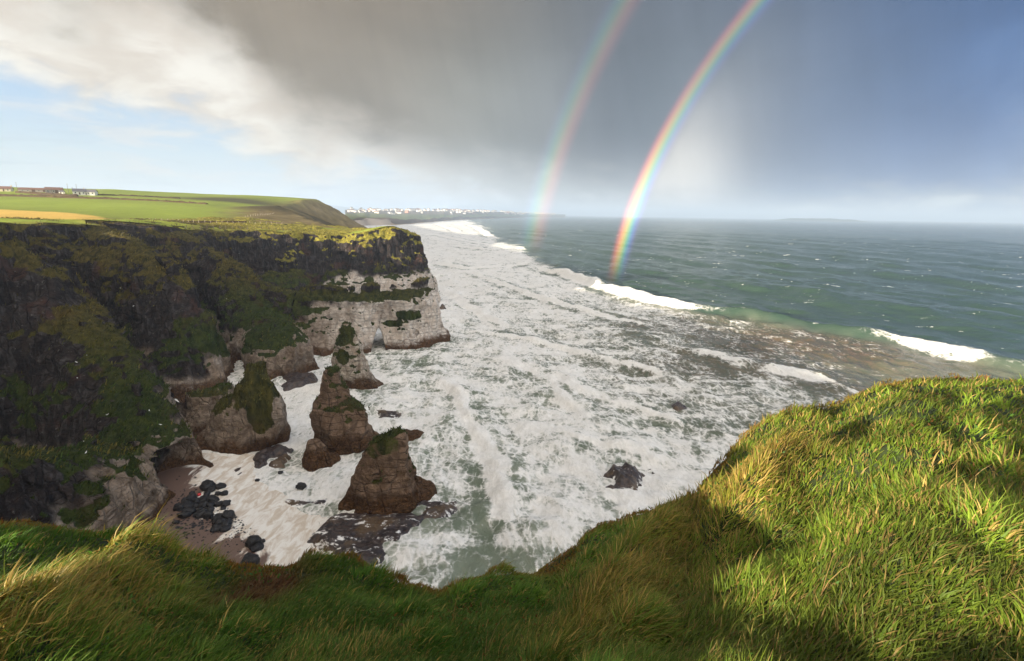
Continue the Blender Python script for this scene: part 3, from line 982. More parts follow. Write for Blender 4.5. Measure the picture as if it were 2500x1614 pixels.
FOAM_AT = [  # px, py, foam, brown
    (1100, 620, .96, 0), (1050, 560, .93, 0), (1180, 600, .9, 0), (1250, 680, .93, .05), (1150, 760, .93, 0), (1350, 760, .84, .12), (1500, 765, .74, .3),
    (1120, 680, .95, 0), (1400, 715, .85, .1), (1620, 790, .60, .5), (1700, 800, .52, .75), (1900, 840, .46, .9), (2100, 860, .40, 1.0), (2300, 890, .12, .6), (2450, 930, .08, .3),
    (1500, 850, .74, .35), (1700, 890, .55, .75), (1850, 915, .5, .85), (2000, 935, .45, .75), (2150, 920, .30, .5), (1300, 850, .80, .2), (1150, 870, .80, .1),
    (1400, 950, .78, .15), (1650, 960, .68, .4), (1850, 965, .72, .35), (1950, 985, .62, .4), (1000, 900, .74, 0), (1050, 1000, .80, 0), (1200, 1000, .74, 0), (1550, 1040, .82, .1),
    (1400, 1150, .82, 0), (1250, 1150, .72, 0), (1100, 1150, .82, 0), (700, 1150, .86, .0), (800, 1180, .88, 0), (1150, 1250, .62, 0), (1000, 1390, .64, 0),
    (1150, 1370, .60, 0), (1260, 1320, .66, 0), (1350, 1250, .90, 0), (1600, 1180, .92, 0), (700, 1330, .80, .1), (620, 1280, .86, .1), (720, 1000, .86, 0), (760, 900, .85, 0), (900, 960, .82, 0),
    (1000, 1250, .66, 0), (1100, 1310, .62, 0)]
SHORE = np.array([on_sea(px, py)[:2] for px, py in ((470, 1130), (520, 1168), (560, 1230), (600, 1275), (640, 1310), (675, 1370), (700, 1450))])


def sea_mesh():
    az = np.radians(np.concatenate([np.arange(-179, -52, 6.0), np.arange(-52, 53, 0.24), np.arange(53, 182, 6.0)]))
    r = np.concatenate([np.geomspace(38, 420, 340), np.geomspace(423, 1500, 90), np.geomspace(1530, 25500, 50)])
    R, A = np.meshgrid(r, az, indexing='ij')
    X, Y = R * np.sin(A), R * np.cos(A)
    # foam and silt, interpolated in bearing and log distance
    S = on_sea(np.array([f[0] for f in FOAM_AT]), np.array([f[1] for f in FOAM_AT]))
    sa, sr = np.arctan2(S[:, 0], S[:, 1]), np.log(np.hypot(S[:, 0], S[:, 1]))
    num = np.zeros(X.shape)
    fo = np.zeros(X.shape)
    br = np.zeros(X.shape)
    LR = np.log(R)
    for k in range(len(S)):
        w = 1.0 / (((A - sa[k]) * 1.0) ** 2 + (LR - sr[k]) ** 2 + 0.0012) ** 1.6
        num += w
        fo += w * FOAM_AT[k][2]
        br += w * FOAM_AT[k][3]
    fo /= num
    br /= num
    nl = fbm(p3(X * 0.03, Y * 0.03), 4, seed=201)
    nm = fbm(p3(X * 0.12, Y * 0.12), 4, seed=205)
    # offshore of the breaker line the water is open
    edge = np.array([on_sea(px, py)[:2] for px, py in SURF_EDGE] + [on_sea(m[0], m[1] + 6)[:2] for m in MAIN[1:]])
    d, _, side, al = seg_dist(X, Y, edge)
    s = -side * d
    s = np.where(A > math.radians(50), -abs(s), s)
    off = 1 - sstep(s + nl * 6 + 0.02 * R * nl, -0.02 * R - 2, 0.02 * R + 2)
    foam = fo * (1 - off) + 0.10 * off
    brown = br * (1 - off)
    open_sea = 0.35 + 0.65 * off
    # swell rolling in, chop in the surf
    Z = np.zeros(X.shape)
    rng = np.random.default_rng(3)
    nv = np.array([-0.90, -0.43])
    fade = sstep(R, 1600, 500)
    for i in range(10):
        lam = 9 * 1.45 ** i if i < 7 else 50 + 12 * i
        th = rng.normal(0, 0.30)
        kx, ky = (nv[0] * math.cos(th) - nv[1] * math.sin(th)), (nv[0] * math.sin(th) + nv[1] * math.cos(th))
        ph = rng.uniform(0, 6.28)
        a = 0.011 * lam if i < 7 else 0.35
        Z += a * np.sin((X * kx + Y * ky) * 6.283 / lam + ph + 1.6 * nl) * open_sea * (1 if lam > 35 else fade)
    chop = fbm(p3(X * 0.22, Y * 0.22), 4, seed=211) * 0.85 + fbm(p3(X * 0.09, Y * 0.09), 2, seed=215) * 0.6
    Z += chop * fade * (0.55 + 0.45 * (1 - off))
    crest = np.zeros(X.shape)
    for pts, wf, wb in WAVES:
        p = np.array([[*on_sea(a, b)[:2], h, f] for a, b, h, f in pts])
        d, (h, f), side, al = seg_dist(X, Y, p)
        s = -side * d + nm * 2.2 + 1.2 * nl
        bump = np.where(s > 0, np.exp(-(s / wf) ** 2), np.exp(-(s / wb) ** 2))
        endf = sstep(al, 0, 0.5) * sstep(len(pts) - 1 - al, 0, 0.5)
        Z += h * bump * endf * (1 + 0.25 * nm)
        wid = wf * 1.25 * np.clip(f, 0.15, 2)
        crest = np.maximum(crest, np.clip(f, 0, 1) * np.clip((0.95 if wf > 3.3 else 0.75) + (0.45 if wf > 3.3 else 0.9) * nm + 0.4 * nl, 0.15, 1) * np.exp(-((s - 0.4 * wf * f) / wid) ** 4) * endf)
        foam = foam * (1 - (0.24 if wf > 2.5 else 0.12) * np.exp(-((s - 2.4 * wf) / (1.1 * wf)) ** 2) * (h > 0.5) * endf)
        foam = foam * (1 - (0.28 if wf > 2.5 else 0.12) * np.exp(-((s + wb * 0.45) / (wb * 0.4)) ** 2) * (h > 0.7) * endf)
    ds, _, side, _ = seg_dist(X, Y, SHORE)
    calm = sstep(ds, 1.0, 14.0)
    Z *= 0.15 + 0.85 * calm
    f = grid_faces(len(r), len(az))
    V = np.stack([X, Y, Z], -1).reshape(-1, 3)
    me = mesh_from('sea', V, f[:, ::-1])
    add_attr(me, 'foam', (foam + 0.10 * nm * (1 - off)).ravel())
    add_attr(me, 'crest', crest.ravel())
    add_attr(me, 'brown', (brown + 0.3 * nl * brown).ravel())
    add_attr(me, 'off', off.ravel())
    return me


def sea_material():
    m, N = new_mat('sea_water')
    P = N.add('ShaderNodeNewGeometry').outputs['Position']
    foam, crest, brown, off = (N.attr(k) for k in ('foam', 'crest', 'brown', 'off'))
    ps = N.mapv(P, (1.0, 0.55, 1.0), rot=(0, 0, 0.45))
    n1 = N.noise(ps, 0.26, 8, 0.62, 2.4)
    n2 = N.noise(N.mapv(ps, loc=(40, 10, 0)), 1.1, 7, 0.66, 1.0)
    n3 = N.noise(ps, 0.05, 5, 0.62, 1.6)
    pst = N.mapv(P, (0.16, 1.0, 1.0), rot=(0, 0, 1.05))
    n4 = N.noise(N.add('ShaderNodeVectorMath', {0: pst, 1: N.add('ShaderNodeVectorMath', {0: N.noise(P, 0.06, 3, 0.5, col=True), 1: (4.0,) * 3}, operation='MULTIPLY').outputs[0]}, operation='ADD').outputs[0], 0.30, 7, 0.68, 0.5)
    # net of foam: thin bright walls between dark cells
    warp = N.add('ShaderNodeVectorMath', {0: N.mapv(P, (0.75, 0.42, 1), rot=(0, 0, 0.45)),
                 1: N.add('ShaderNodeVectorMath', {0: N.noise(P, 0.5, 4, 0.6, col=True), 1: (1.5,) * 3}, operation='MULTIPLY').outputs[0]}, operation='ADD').outputs[0]
    vor = N.add('ShaderNodeTexVoronoi', {'Vector': warp, 'Scale': 0.8}, feature='DISTANCE_TO_EDGE').outputs[0]
    net = N.step(vor, 0.16, 0.0)
    n5 = N.noise(N.mapv(ps, loc=(17, 31, 0)), 0.105, 6, 0.6, 3.0)
    h = N.m('ADD', N.m('MULTIPLY', N.m('SUBTRACT', n1, 0.5), 1.15), N.m('ADD', N.m('MULTIPLY', N.m('SUBTRACT', n2, 0.5), 0.55), N.m('MULTIPLY', N.m('SUBTRACT', n5, 0.5), 1.7)))
    h = N.m('ADD', h, N.m('ADD', N.m('MULTIPLY', N.m('SUBTRACT', n3, 0.5), 1.5), N.m('MULTIPLY', N.m('SUBTRACT', n4, 0.5), 1.7)))
    h = N.m('ADD', h, N.m('MULTIPLY', net, 0.30))
    lvl = N.m('ADD', N.m('MULTIPLY', N.m('SUBTRACT', foam, 0.74), 1.7), N.m('MULTIPLY', crest, 1.7))
    fm = N.step(N.m('ADD', h, lvl), -0.52, 0.60)
    # white horses on the open sea
    pw = N.mapv(P, (0.55, 1.0, 1.0), rot=(0, 0, 0.42))
    wc = N.m('MULTIPLY', N.step(N.noise(pw, 0.085, 6, 0.62, 0.4), 0.635, 0.68), N.m('MULTIPLY', N.step(N.noise(pw, 0.4, 3, 0.6), 0.42, 0.62), N.step(N.noise(P, 0.008, 3, 0.6), 0.35, 0.6)))
    wc2 = N.m('MULTIPLY', N.step(N.noise(pw, 0.33, 5, 0.6, 0.3), 0.69, 0.73), 0.8)
    fm = N.m('MAXIMUM', N.m('MULTIPLY', fm, N.m('SUBTRACT', 1.0, N.m('MULTIPLY', off, N.m('SUBTRACT', 1.0, N.m('MINIMUM', crest, 1.0))))), N.m('MULTIPLY', off, N.m('MAXIMUM', wc, wc2)))
    thin = N.step(fm, 0.0, 0.9)
    deep = N.mix(N.noise(N.mapv(P, (0.4, 1, 1), rot=(0, 0, 0.42)), 0.02, 4, 0.6), (0.026, 0.055, 0.041), (0.055, 0.092, 0.062))
    surf = N.mix(N.step(n3, 0.35, 0.65), (0.15, 0.185, 0.13), (0.27, 0.30, 0.225))
    surf = N.mix(brown, surf, N.mix(N.step(n1, 0.35, 0.65), (0.065, 0.066, 0.036), (0.17, 0.105, 0.062)))
    water = N.mix(off, surf, deep)
    fcol = N.mix(N.step(n2, 0.36, 0.64), (0.80, 0.79, 0.75), (0.94, 0.925, 0.89))
    nb = N.m('ADD', N.m('MULTIPLY', n1, 0.8), N.m('ADD', N.m('MULTIPLY', n2, 0.5), N.m('MULTIPLY', fm, 0.25)))
    rip = N.m('ADD', N.noise(pw, 0.16, 8, 0.66, 0.3), N.m('MULTIPLY', N.noise(pw, 1.0, 5, 0.6), 0.35))
    hh = N.add('ShaderNodeMix', {0: off, 2: nb, 3: rip}, data_type='FLOAT').outputs[0]
    nor = N.bump(hh, 0.55, 1.0)
    wat = N.add('ShaderNodeBsdfPrincipled', {'Base Color': water, 'Roughness': 0.22, 'IOR': 1.33, 'Normal': nor})
    wat.inputs['Specular IOR Level'].default_value = 0.4
    fo = N.add('ShaderNodeBsdfPrincipled', {'Base Color': fcol, 'Roughness': 0.9, 'Normal': nor})
    fo.inputs['Specular IOR Level'].default_value = 0.1
    mx = N.add('ShaderNodeMixShader', {0: thin, 1: wat.outputs[0], 2: fo.outputs[0]})
    return finish(m, N, mx.outputs[0])


sea_ob = link('sea', sea_mesh(), sea_material())
tag(sea_ob, 'green sea turning to white churned surf in the bay', kind='structure')


# ------------------------------------------------------------------ beach
def beach():
    xs, ys = np.arange(-70, -22, 0.4), np.arange(40, 86, 0.4)
    X, Y = np.meshgrid(xs, ys, indexing='ij')
    d, _, side, _ = seg_dist(X, Y, SHORE)
    s = -side * d                                   # positive on the landward side
    if s[0, 0] < 0:
        s = -s
    Z = 0.30 + 0.062 * s + fbm(p3(X * 0.15, Y * 0.15), 3, seed=301) * 0.12
    Z = np.minimum(Z, 2.6)
    f = grid_faces(len(xs), len(ys))
    keep = (s > -9).ravel()[f].all(1)
    me = mesh_from('beach', np.stack([X, Y, Z], -1).reshape(-1, 3), f[keep])
    add_attr(me, 'wash', sstep(s + 3 * fbm(p3(X * 0.1, Y * 0.1), 3, seed=305), 9, -3).ravel())
    m, N = new_mat('wet_sand')
    P = N.add('ShaderNodeNewGeometry').outputs['Position']
    n = N.noise(N.mapv(P, (1, 0.45, 1), rot=(0, 0, -0.6)), 0.33, 8, 0.62, 1.2)
    n2 = N.noise(P, 6.0, 4, 0.6)
    sand = N.mix(n2, (0.125, 0.078, 0.060), (0.19, 0.125, 0.098))
    fm = N.step(N.m('ADD', n, N.m('MULTIPLY', N.m('SUBTRACT', N.attr('wash'), 0.5), 0.55)), 0.485, 0.57)
    fcol = N.mix(N.step(N.noise(N.mapv(P, (1, 0.4, 1), rot=(0, 0, -0.6)), 0.8, 6, 0.65, 0.8), 0.38, 0.62), (0.62, 0.53, 0.43), (0.86, 0.83, 0.77))
    a = N.add('ShaderNodeBsdfPrincipled', {'Base Color': sand, 'Roughness': 0.42, 'Normal': N.bump(n2, 0.25, 0.1)})
    b = N.add('ShaderNodeBsdfPrincipled', {'Base Color': fcol, 'Roughness': 0.9, 'Normal': N.bump(n, 0.4, 0.4)})
    finish(m, N, N.add('ShaderNodeMixShader', {0: fm, 1: a.outputs[0], 2: b.outputs[0]}).outputs[0])
    o = link('beach', me, m)
    tag(o, 'wet brown sand streaked with foam at the head of the bay', kind='structure')

    def hz(x, y):
        d_, _, sd_, _ = seg_dist(np.array([float(x)]), np.array([float(y)]), SHORE)
        s_ = float(-sd_[0] * d_[0])
        return max(-0.2, min(2.6, 0.30 + 0.062 * s_))
    return hz


beach_z = beach()


# ------------------------------------------------------------------ wave-washed ledge
def washed_rock(name, poly_px, top, label, seed, category, streak=(0.9, 0.2), wet=0.5, rough=0.34):
    poly = [tuple(on_sea(a, b)[:2]) for a, b in poly_px]
    P = np.array(poly)
    xs = np.arange(P[:, 0].min() - 3, P[:, 0].max() + 3, 0.22)
    ys = np.arange(P[:, 1].min() - 3, P[:, 1].max() + 3, 0.22)
    X, Y = np.meshgrid(xs, ys, indexing='ij')
    sd = poly_sd(X, Y, poly)
    n = fbm(p3(X * 0.25, Y * 0.25), 4, seed=seed)
    nr_ = fbm(p3(X * 0.5, Y * 0.5), 4, seed=seed + 4, ridged=True)
    Z = -1.3 + (top + 1.3) * sstep(sd + n * 1.8, -1.6, 1.4) + n * 0.6 + nr_ * rough
    f = grid_faces(len(xs), len(ys))
    keep = (sd > -2.8).ravel()[f].all(1)
    me = mesh_from(name, np.stack([X, Y, Z], -1).reshape(-1, 3), f[keep])
    m, N = new_mat(name + '_rock')
    Pn = N.add('ShaderNodeNewGeometry').outputs['Position']
    zz = N.add('ShaderNodeSeparateXYZ', {0: Pn}).outputs[2]
    ang = math.atan2(streak[1], streak[0])
    n1 = N.noise(N.mapv(Pn, (0.35, 1.0, 1.0), rot=(0, 0, -ang)), 0.85, 8, 0.66, 0.9)
    n2 = N.noise(Pn, 1.6, 6, 0.65)
    rock = N.mix(N.step(n2, 0.35, 0.65), (0.020, 0.016, 0.018), (0.075, 0.052, 0.044))
    rock = N.mix(N.m('MULTIPLY', N.step(N.noise(Pn, 0.25, 3), 0.5, 0.62), 0.7), rock, (0.12, 0.075, 0.035))
    fm = N.step(N.m('SUBTRACT', N.m('ADD', n1, N.m('MULTIPLY', N.m('SUBTRACT', n2, 0.5), 0.5)), N.m('MULTIPLY', zz, 0.07)), 0.62 - 0.16 * wet, 0.70 - 0.16 * wet)
    a = N.add('ShaderNodeBsdfPrincipled', {'Base Color': rock, 'Roughness': 0.38, 'Normal': N.bump(n2, 0.7, 0.4)})
    b = N.add('ShaderNodeBsdfPrincipled', {'Base Color': (0.80, 0.79, 0.77, 1), 'Roughness': 0.9, 'Normal': N.bump(n1, 0.5, 0.4)})
    finish(m, N, N.add('ShaderNodeMixShader', {0: fm, 1: a.outputs[0], 2: b.outputs[0]}).outputs[0])
    o = link(name, me, m)
    return tag(o, label, category)


washed_rock('rock_ledge', [(759, 1315), (826, 1258), (900, 1244), (987, 1226), (1041, 1219), (1110, 1225), (1112, 1245), (1080, 1272), (1000, 1318), (985, 1365),
                           (925, 1392), (819, 1366), (785, 1338)], 0.75, 'broad flat ledge washed by foam at the foot of the front stack', 401, 'rock ledge', wet=0.75)
washed_rock('rock_reef', [(1466, 1160), (1490, 1140), (1525, 1134), (1560, 1145), (1573, 1168), (1555, 1182), (1525, 1180), (1495, 1197), (1484, 1190), (1510, 1172), (1490, 1165)],
            0.65, 'jagged dark reef alone in white foam right of the stacks', 421, 'reef', wet=0.5, rough=0.8)
washed_rock('rock_reef', [(912, 1005), (935, 996), (985, 1008), (992, 1018), (960, 1032), (915, 1022)], 0.8, 'low speckled reef behind the big peaked stack', 431, 'reef', wet=0.55)
washed_rock('rock_reef', [(1640, 990), (1655, 986), (1670, 993), (1660, 999), (1644, 998)], 0.9, 'tiny dark rock awash in the brownish surf to the right', 441, 'reef', wet=0.1)
washed_rock('rock_reef', [(618, 1118), (650, 1103), (690, 1098), (694, 1106), (665, 1125), (622, 1140)], 0.9, 'long dark rock lying off the foot of the chalk block', 451, 'reef', wet=0.1)
washed_rock('rock_reef', [(676, 1132), (700, 1114), (703, 1118), (690, 1136)], 0.7, 'small dark rock at the seaward end of the long rock', 452, 'reef', wet=0.1)
washed_rock('rock_reef', [(560, 1150), (590, 1132), (605, 1140), (600, 1158), (570, 1162)], 0.9, 'brown rock between chalk block and beach', 455, 'reef', wet=0.2)
washed_rock('rock_reef', [(705, 1222), (760, 1214), (800, 1216), (790, 1232), (720, 1236)], 0.45, 'pale washed rock almost hidden in foam left of the front stack', 457, 'reef', wet=0.85)
washed_rock('rock_reef', [(1072, 745), (1080, 744), (1095, 754), (1076, 756)], 1.6, 'small dark rock beside the seaward end of the arch headland', 459, 'reef', wet=0.1)
washed_rock('rock_shelf', [(690, 930), (715, 905), (740, 920), (772, 922), (755, 940), (715, 950), (693, 952)], 1.3, 'rusty brown shelf jutting from the chalk corner into the surf', 461, 'rock shelf', wet=0.05)


# ------------------------------------------------------------------ boulders
def boulder_mesh(name, seed, nseg=20, nring=13):
    th = np.linspace(0, 2 * math.pi, nseg, endpoint=False)
    ph = np.linspace(-math.pi / 2, math.pi / 2, nring)
    T, Pp = np.meshgrid(th, ph)
    D = np.stack([np.cos(Pp) * np.cos(T), np.cos(Pp) * np.sin(T), np.sin(Pp)], -1).reshape(-1, 3)
    q_ = 1 / (np.abs(D) ** 3.2).sum(1) ** (1 / 3.2)
    n = fbm(D * 1.3 + seed, 3, seed=seed)
    n2 = fbm(D * 4 + seed, 3, seed=seed + 3)
    r = q_ * (0.80 + 0.34 * n + 0.10 * n2)
    V = D * r[:, None] * 0.5
    return mesh_from(name, V, grid_faces(nring, nseg, True), smooth=True)


def dark_stone():
    m, N = new_mat('wet_black_stone')
    P = N.add('ShaderNodeNewGeometry').outputs['Position']
    n = N.noise(P, 3.0, 6, 0.65)
    c = N.mix(N.step(n, 0.35, 0.7), (0.006, 0.006, 0.007), (0.028, 0.026, 0.028))
    b = N.add('ShaderNodeBsdfPrincipled', {'Base Color': c, 'Roughness': 0.5, 'Normal': N.bump(n, 0.8, 0.25)})
    return finish(m, N, b.outputs[0])


M_STONE = dark_stone()
BOULDERS = [boulder_mesh('boulder', 500 + 7 * k) for k in range(5)]
for b_ in BOULDERS:
    b_.materials.append(M_STONE)
UPPER = [(700, 375, 165, 100), (745, 415, 110, 70), (860, 372, 110, 62), (920, 465, 84, 60), (492, 475, 62, 66), (480, 532, 105, 95), (402, 560, 74, 66), (560, 570, 84, 56),
         (430, 625, 140, 70), (375, 605, 60, 50), (320, 660, 95, 82), (385, 755, 110, 80), (450, 705, 110, 70), (770, 540, 135, 85), (840, 470, 70, 50), (650, 560, 95, 78),
         (640, 625, 90, 66), (545, 635, 60, 50), (742, 622, 92, 66), (690, 480, 80, 50), (600, 745, 130, 75), (650, 715, 70, 60), (735, 690, 84, 64), (715, 755, 104, 104), (590, 680, 60, 40)]
MIDDLE = [(850, 612, 72, 66), (930, 612, 84, 92), (975, 580, 56, 36), (905, 665, 60, 40)]
LOWER = [(985, 765, 120, 130), (1010, 735, 70, 60), (850, 800, 110, 80), (872, 860, 125, 95), (815, 935, 115, 72), (950, 885, 125, 100), (935, 945, 95, 66), (800, 850, 70, 60)]
SINGLE = [((1310, 1125, 140, 140), 'largest of the black boulders standing in foam below the beach'), ((1345, 1185, 140, 84), 'low black boulder leaning on the largest boulder in the foam'),
          ((1432, 1110, 58, 44), 'tiny black boulder to the right of the leaning pair in foam'), ((1290, 1368, 170, 140), 'dark boulder lowest on the shore, just above the grass edge'),
          ((275, 850, 64, 38), 'small flat black stone alone on bare sand'), ((1365, 288, 56, 34), 'small dark stone poking from foam above the beach boulders'),
          ((1675, 185, 60, 40), 'small dark stone in foam near the long dark rock')]
k_b = 0


def place_boulder(cx, cy, w, h, label, group=None):
    global k_b
    px, py = 380 + cx * 0.1818, 1120 + (cy + h * 0.25) * 0.1818
    g = on_sea(px, py, 0.4)
    z = max(-0.1, beach_z(g[0], g[1]))
    g = on_sea(px, py, z)
    slant = math.sqrt(g[0] ** 2 + g[1] ** 2 + (EYE - z) ** 2)
    wm = w * 0.1818 / FOC * slant * 1.15
    hm = max(0.5, min(1.2 * wm, h * 0.1818 / FOC * slant * 1.1))
    o = link('boulder', BOULDERS[k_b % 5])
    o.location = (g[0], g[1], z + 0.22 * hm)
    o.scale = (wm * random.uniform(1.0, 1.15), wm * random.uniform(0.85, 1.1), hm * random.uniform(0.9, 1.1))
    o.rotation_euler = (random.uniform(-0.25, 0.25), random.uniform(-0.25, 0.25), random.uniform(0, 6.28))
    k_b += 1
    return tag(o, label, 'boulder', group)


UP_NAMES = {0: 'largest, topmost black boulder of the upper heap on the beach', 2: 'flat black boulder at the upper right tip of the upper heap', 3: 'rounded black boulder nearest the surf in the upper heap',
            10: 'leftmost black boulder of the upper heap, beside bare sand', 11: 'lowest black boulder on the left foot of the upper heap', 4: 'small black boulder on the upper left shoulder of the heap',
            23: 'rounded black boulder at the bottom right of the upper heap', 20: 'low black boulder at the bottom of the upper heap'}
for i_, b_ in enumerate(UPPER):
    place_boulder(*b_, UP_NAMES.get(i_, 'black boulder packed inside the upper, larger heap on the beach'), 'boulders of the upper heap')
for b_, lab in zip(MIDDLE, ('left black boulder of the small knot between upper heap and surf', 'largest black boulder of the small knot between heap and surf',
                            'tiny black boulder at the right of the small knot by the surf', 'low black boulder at the foot of the small knot by the surf')):
    place_boulder(*b_, lab, 'boulders of the small knot')
for b_, lab in zip(LOWER, ('tall black boulder at the upper right of the lower heap', 'small black boulder perched on the upper right tip of the lower heap', 'black boulder at the top left of the lower heap',
                           'black boulder in the middle of the lower heap', 'long black boulder at the lower left of the lower heap', 'broad black boulder on the right side of the lower heap',
                           'lowest black boulder of the lower heap, touching foam', 'leftmost small black boulder of the lower heap')):
    place_boulder(*b_, lab, 'boulders of the lower heap')
for b_, lab in SINGLE:
    place_boulder(*b_, lab)
# lone rock in the foam
g = on_sea(735.0, 1192.0)
o = link('boulder', BOULDERS[2])
o.location, o.scale = (g[0], g[1], 0.35), (1.9, 1.4, 1.3)
tag(o, 'lone black boulder in white foam between stump and ledge', 'boulder')


def cobbles(n=900):
    rng = np.random.default_rng(77)
    cen = [(470, 1215), (490, 1240), (540, 1265), (560, 1275), (450, 1245), (600, 1310), (420, 1280), (520, 1300)]
    Vs, Fs, k = [], [], 0
    base = [(1, 0, 0), (0.3, 0.95, 0), (-0.8, 0.6, 0), (-0.8, -0.6, 0), (0.3, -0.95, 0), (0.1, 0, 0.8)]
    for i in range(n):
        a, b = cen[int(rng.integers(len(cen)))]
        g_ = on_sea(a + rng.normal(0, 38), b + rng.normal(0, 22), 0.5)
        z_ = beach_z(g_[0], g_[1])
        if z_ < 0.32:
            continue
        s_ = rng.uniform(0.08, 0.34) * rng.uniform(0.5, 1)
        t_ = rng.uniform(0, 6.28)
        for x_, y_, q_ in base:
            Vs.append((g_[0] + s_ * (x_ * math.cos(t_) - y_ * math.sin(t_)), g_[1] + s_ * (x_ * math.sin(t_) + y_ * math.cos(t_)), z_ - 0.04 + s_ * q_))
        Fs += [(k + j, k + (j + 1) % 5, k + 5) for j in range(5)]
        k += 6
    o = link('beach_pebbles', mesh_from('beach_pebbles', np.array(Vs), np.array(Fs)), M_STONE)
    tag(o, 'small dark pebbles strewn over the sand round the boulders', 'pebbles', kind='stuff')


cobbles()


def buoy():
    g = on_sea(488.0, 1208.0, 1.0)
    z = beach_z(g[0], g[1])
    m, N = new_mat('red_plastic')
    P = N.add('ShaderNodeNewGeometry').outputs['Position']
    b = N.add('ShaderNodeBsdfPrincipled', {'Base Color': N.mix(N.noise(P, 5, 3), (0.55, 0.02, 0.03), (0.7, 0.06, 0.06)), 'Roughness': 0.4})
    finish(m, N, b.outputs[0])
    prof = [(0.0, 0.0), (0.16, 0.03), (0.25, 0.14), (0.28, 0.28), (0.25, 0.42), (0.15, 0.54), (0.06, 0.60), (0.06, 0.68), (0.0, 0.70)]
    V = np.array([[r * math.cos(a), r * math.sin(a), h] for r, h in prof for a in np.linspace(0, 2 * math.pi, 16, endpoint=False)])
    o = link('fishing_buoy', mesh_from('fishing_buoy', V, grid_faces(len(prof), 16, True)), m)
    o.location = on_sea(488.0, 1208.0, z)
    o.rotation_euler = (0.9, 0.3, 0)
    tag(o, 'small red float washed up among the black boulders', 'buoy')


buoy()


# ------------------------------------------------------------------ foreground headland
BRINK = [(0, 1275, 9.0), (60, 1270, 9.2), (130, 1270, 9.2), (200, 1284, 9.0), (300, 1300, 8.8), (390, 1311, 8.6), (430, 1330, 8.2), (480, 1354, 7.8), (520, 1366, 7.5),
         (570, 1381, 7.2), (640, 1386, 7.0), (700, 1379, 7.0), (770, 1371, 7.0), (810, 1366, 7.1), (850, 1366, 7.1), (880, 1376, 6.9), (920, 1401, 6.5), (970, 1421, 6.2),
         (1020, 1429, 6.0), (1070, 1435, 6.0), (1110, 1426, 6.1), (1150, 1406, 6.3), (1200, 1396, 6.5), (1250, 1391, 6.6), (1300, 1398, 6.6), (1340, 1391, 6.8),
         (1375, 1371, 7.1), (1403, 1345, 7.5), (1412, 1320, 7.9), (1432, 1295, 8.3), (1470, 1270, 8.8), (1510, 1262, 9.0), (1560, 1246, 9.4), (1600, 1236, 9.6),
         (1650, 1230, 9.8), (1690, 1211, 10.2), (1706, 1195, 10.5), (1714, 1172, 11.0), (1740, 1150, 11.4), (1772, 1116, 12.0), (1782, 1098, 12.4), (1810, 1070, 13.0),
         (1850, 1035, 13.8), (1896, 1012, 14.4), (1906, 1000, 14.7), (1940, 1000, 14.8), (2000, 1000, 15.0), (2040, 990, 15.4), (2100, 960, 16.4), (2160, 935, 17.6),
         (2220, 920, 18.6), (2300, 915, 19.4), (2390, 910, 20.2), (2440, 915, 20.5), (2500, 920, 21.0)]
_b = np.array(BRINK, float)
_b[:, 1] += 5 + 7 * sstep(_b[:, 0], 1700, 1900)          # the sward stands above the soil edge
_r = ray(_b[:, 0], _b[:, 1])
b_az = np.maximum.accumulate(np.degrees(np.arctan2(_r[:, 0], _r[:, 1])) + np.arange(len(_b)) * 1e-4)
b_tan = _r[:, 2] / np.hypot(_r[:, 0], _r[:, 1])
b_re = _b[:, 2]
b_az = np.concatenate([[-181, -150, -120, -100, -85, -72, -62, -55], b_az, [55, 62, 75, 95, 120, 150, 181]])
b_tan = np.concatenate([[0.0, 0.0, -0.02, -0.05, -0.12, -0.30, -0.38, -0.42], b_tan, [-0.20, -0.17, -0.10, -0.03, 0.0, 0.0, 0.0]])
b_re = np.concatenate([[80, 80, 80, 70, 40, 18, 11.5, 9.6], b_re, [23, 26, 34, 60, 80, 80, 80]])
Z0 = -2.15                                        # turf below the eye at the camera


def brink(az_deg):
    return np.interp(az_deg, b_az, b_re), np.interp(az_deg, b_az, b_tan)


def turf_at(px, py):
    r_ = ray(px, py)
    az = np.degrees(np.arctan2(r_[..., 0], r_[..., 1]))
    tn = r_[..., 2] / np.hypot(r_[..., 0], r_[..., 1])
    re, bt = brink(az)
    rr = Z0 / (tn - (re * bt - Z0) / re)
    rr = np.clip(rr, 1.0, re)
    return np.stack([rr * np.sin(np.radians(az)), rr * np.cos(np.radians(az))], -1)


def px_line(pts):
    return np.array([[*turf_at(np.float64(a), np.float64(b)), h] for a, b, h in pts])


